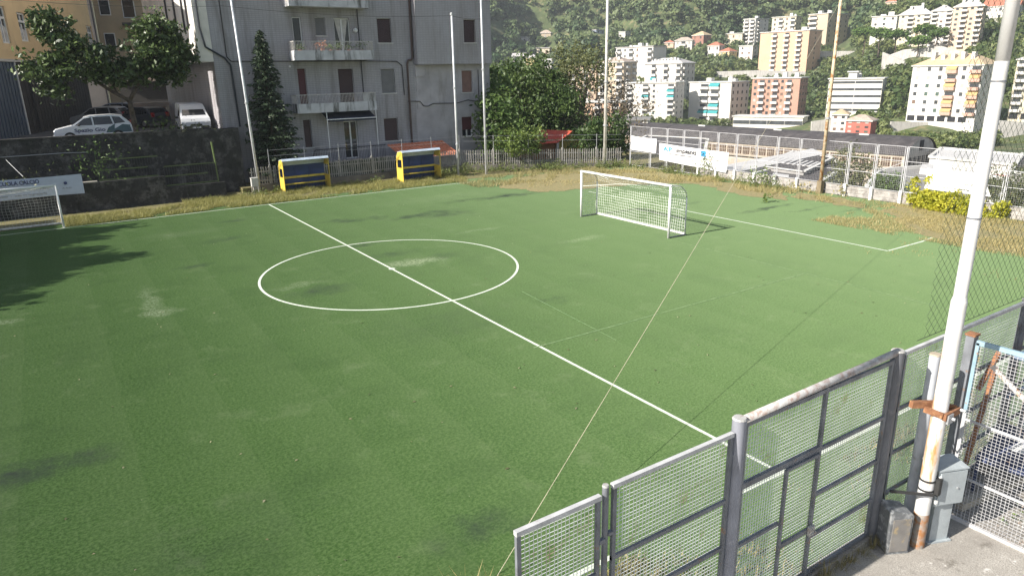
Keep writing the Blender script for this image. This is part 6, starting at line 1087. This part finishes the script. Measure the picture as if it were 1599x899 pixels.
me_ = l_.data; vmin = min(v.co.x for v in me_.vertices); vmax = max(v.co.x for v in me_.vertices)
for v in me_.vertices: x_ = (v.co.x - vmin) / (vmax - vmin); off_ = v.co.y; v.co = Vector((1.0 - x_ * 1.6, .872, .6 + v.co.z * .95))
b = MB(); b.add([(-.62, .868, .5), (-.9, .868, .9), (-.75, .868, .75), (-1.15, .868, 1.0), (-1.1, .868, .7), (-1.55, .868, .95), (-1.95, .868, .9), (-2.0, .868, .5)], [(0, 1, 2), (2, 3, 4), (4, 5, 6), (0, 2, 4, 6, 7)]); b.build('flame_print', plain('teal_print', (.04, .09, .11), .4), c1)
van = [(2.05, .3), (2.1, .75), (1.95, .98), (1.5, 1.12), (.85, 1.75), (.6, 1.86), (-2.0, 1.9), (-2.12, 1.8), (-2.15, .4), (-2.1, .3)]
car('parked_van', 'small white delivery van facing the pitch at the end of the retaining wall', 'van', (-1.55, 29.3, 3.62), R(-93), van, {'windscreen': ((1.47, 1.14), (.88, 1.7))}, ([(1.25, 1.1), (.78, 1.62), (.2, 1.64), (.2, 1.1)],), 1.8, paint_w, (1.3, -1.3), group='vehicles facing the pitch', van=True)
silver = plain('silver_paint', (.4, .41, .43), .3, .4); darkc = plain('dark_grey_paint', (.06, .065, .075), .25)
for lab, px, py, d, rz, m in (('silver hatchback parked behind the lettered white car', 160, 188, 56, 150, silver), ('dark parked car showing a red tail light behind the tree trunk', 224, 190, 54, 120, darkc), ('grey car parked deepest in the car park', 178, 176, 64, 160, plain('steel_blue_paint', (.2, .24, .3), .25))):
    p = DP(px, py, d); car('parked_car', lab, 'car', (p[0], p[1], 3.62), R(rz), hatch, hg, hs, 1.72, m, (1.28, -1.25))
# houses left of the picture that throw the morning shade over the pitch corner
tl = thing('neighbour_house', 'tall neighbouring house left of the pitch, outside the picture', 'building', (-30, 15, 0)); b = MB(); b.box((-9, -7.2, 0), (5.2, 6.2, 8.9)); b.box((-9, -13.5, 0), (4.2, -7.21, 8.0)); b.build('wall', ochre, tl); b = MB(); b.add([(-9.4, -7.6, 8.9), (5.6, -7.6, 8.9), (5.6, 6.6, 8.9), (-9.4, 6.6, 8.9), (-5, -1, 10.2), (1.2, -1, 10.2)], [(0, 1, 5, 4), (1, 2, 5), (2, 3, 4, 5), (3, 0, 4), (3, 2, 1, 0)]); b.build('roof', tile_o, tl)
sh_l = ('tallest', 'broad', 'lopsided', 'rounded', 'low', 'small', 'bushy')
for k, (x_, y_, h_, r_) in enumerate(((-21.4, 16.6, 8.0, 1.5), (-21.9, 14.3, 7.2, 1.7), (-21.7, 11.9, 7.0, 1.6), (-21.3, 9.6, 7.6, 1.5), (-22.2, 7.3, 6.6, 1.6), (-22.6, 5.0, 6.0, 1.5), (-23.4, 2.8, 5.6, 1.4))):
    tree('shade_tree', sh_l[k] + ' leafy tree left of the pitch throwing shade on its corner', (x_, y_, 0), [((0, 0, 0), (0, 0, h_ * .8), .14, .05)], [((0, 0, h_ - r_), (r_, r_ * .8, r_)), ((.4, .2, h_ - .4), (r_ * .5, r_ * .4, r_ * .7)), ((0, 0, h_ - r_ * 2.2), (r_ * 1.1, r_ * 1.1, r_))], 200, 40, .22, .28, L_dk, 80 + k, group='trees left of the pitch')
# ================================================================ AIR
hm_, ht, _ = nt('thin_haze'); ht.nodes.remove(_); pv = ht.nodes.new('ShaderNodeVolumePrincipled'); pv.inputs['Color'].default_value = (.86, .93, 1, 1); pv.inputs['Density'].default_value = .0003; pv.inputs['Anisotropy'].default_value = .2
ht.links.new(pv.outputs[0], ht.nodes['Material Output'].inputs['Volume'])
b = MB(); b.box((-1300, -1500, -40), (1900, 2300, 460)); b.build('haze', hm_, kind='stuff')
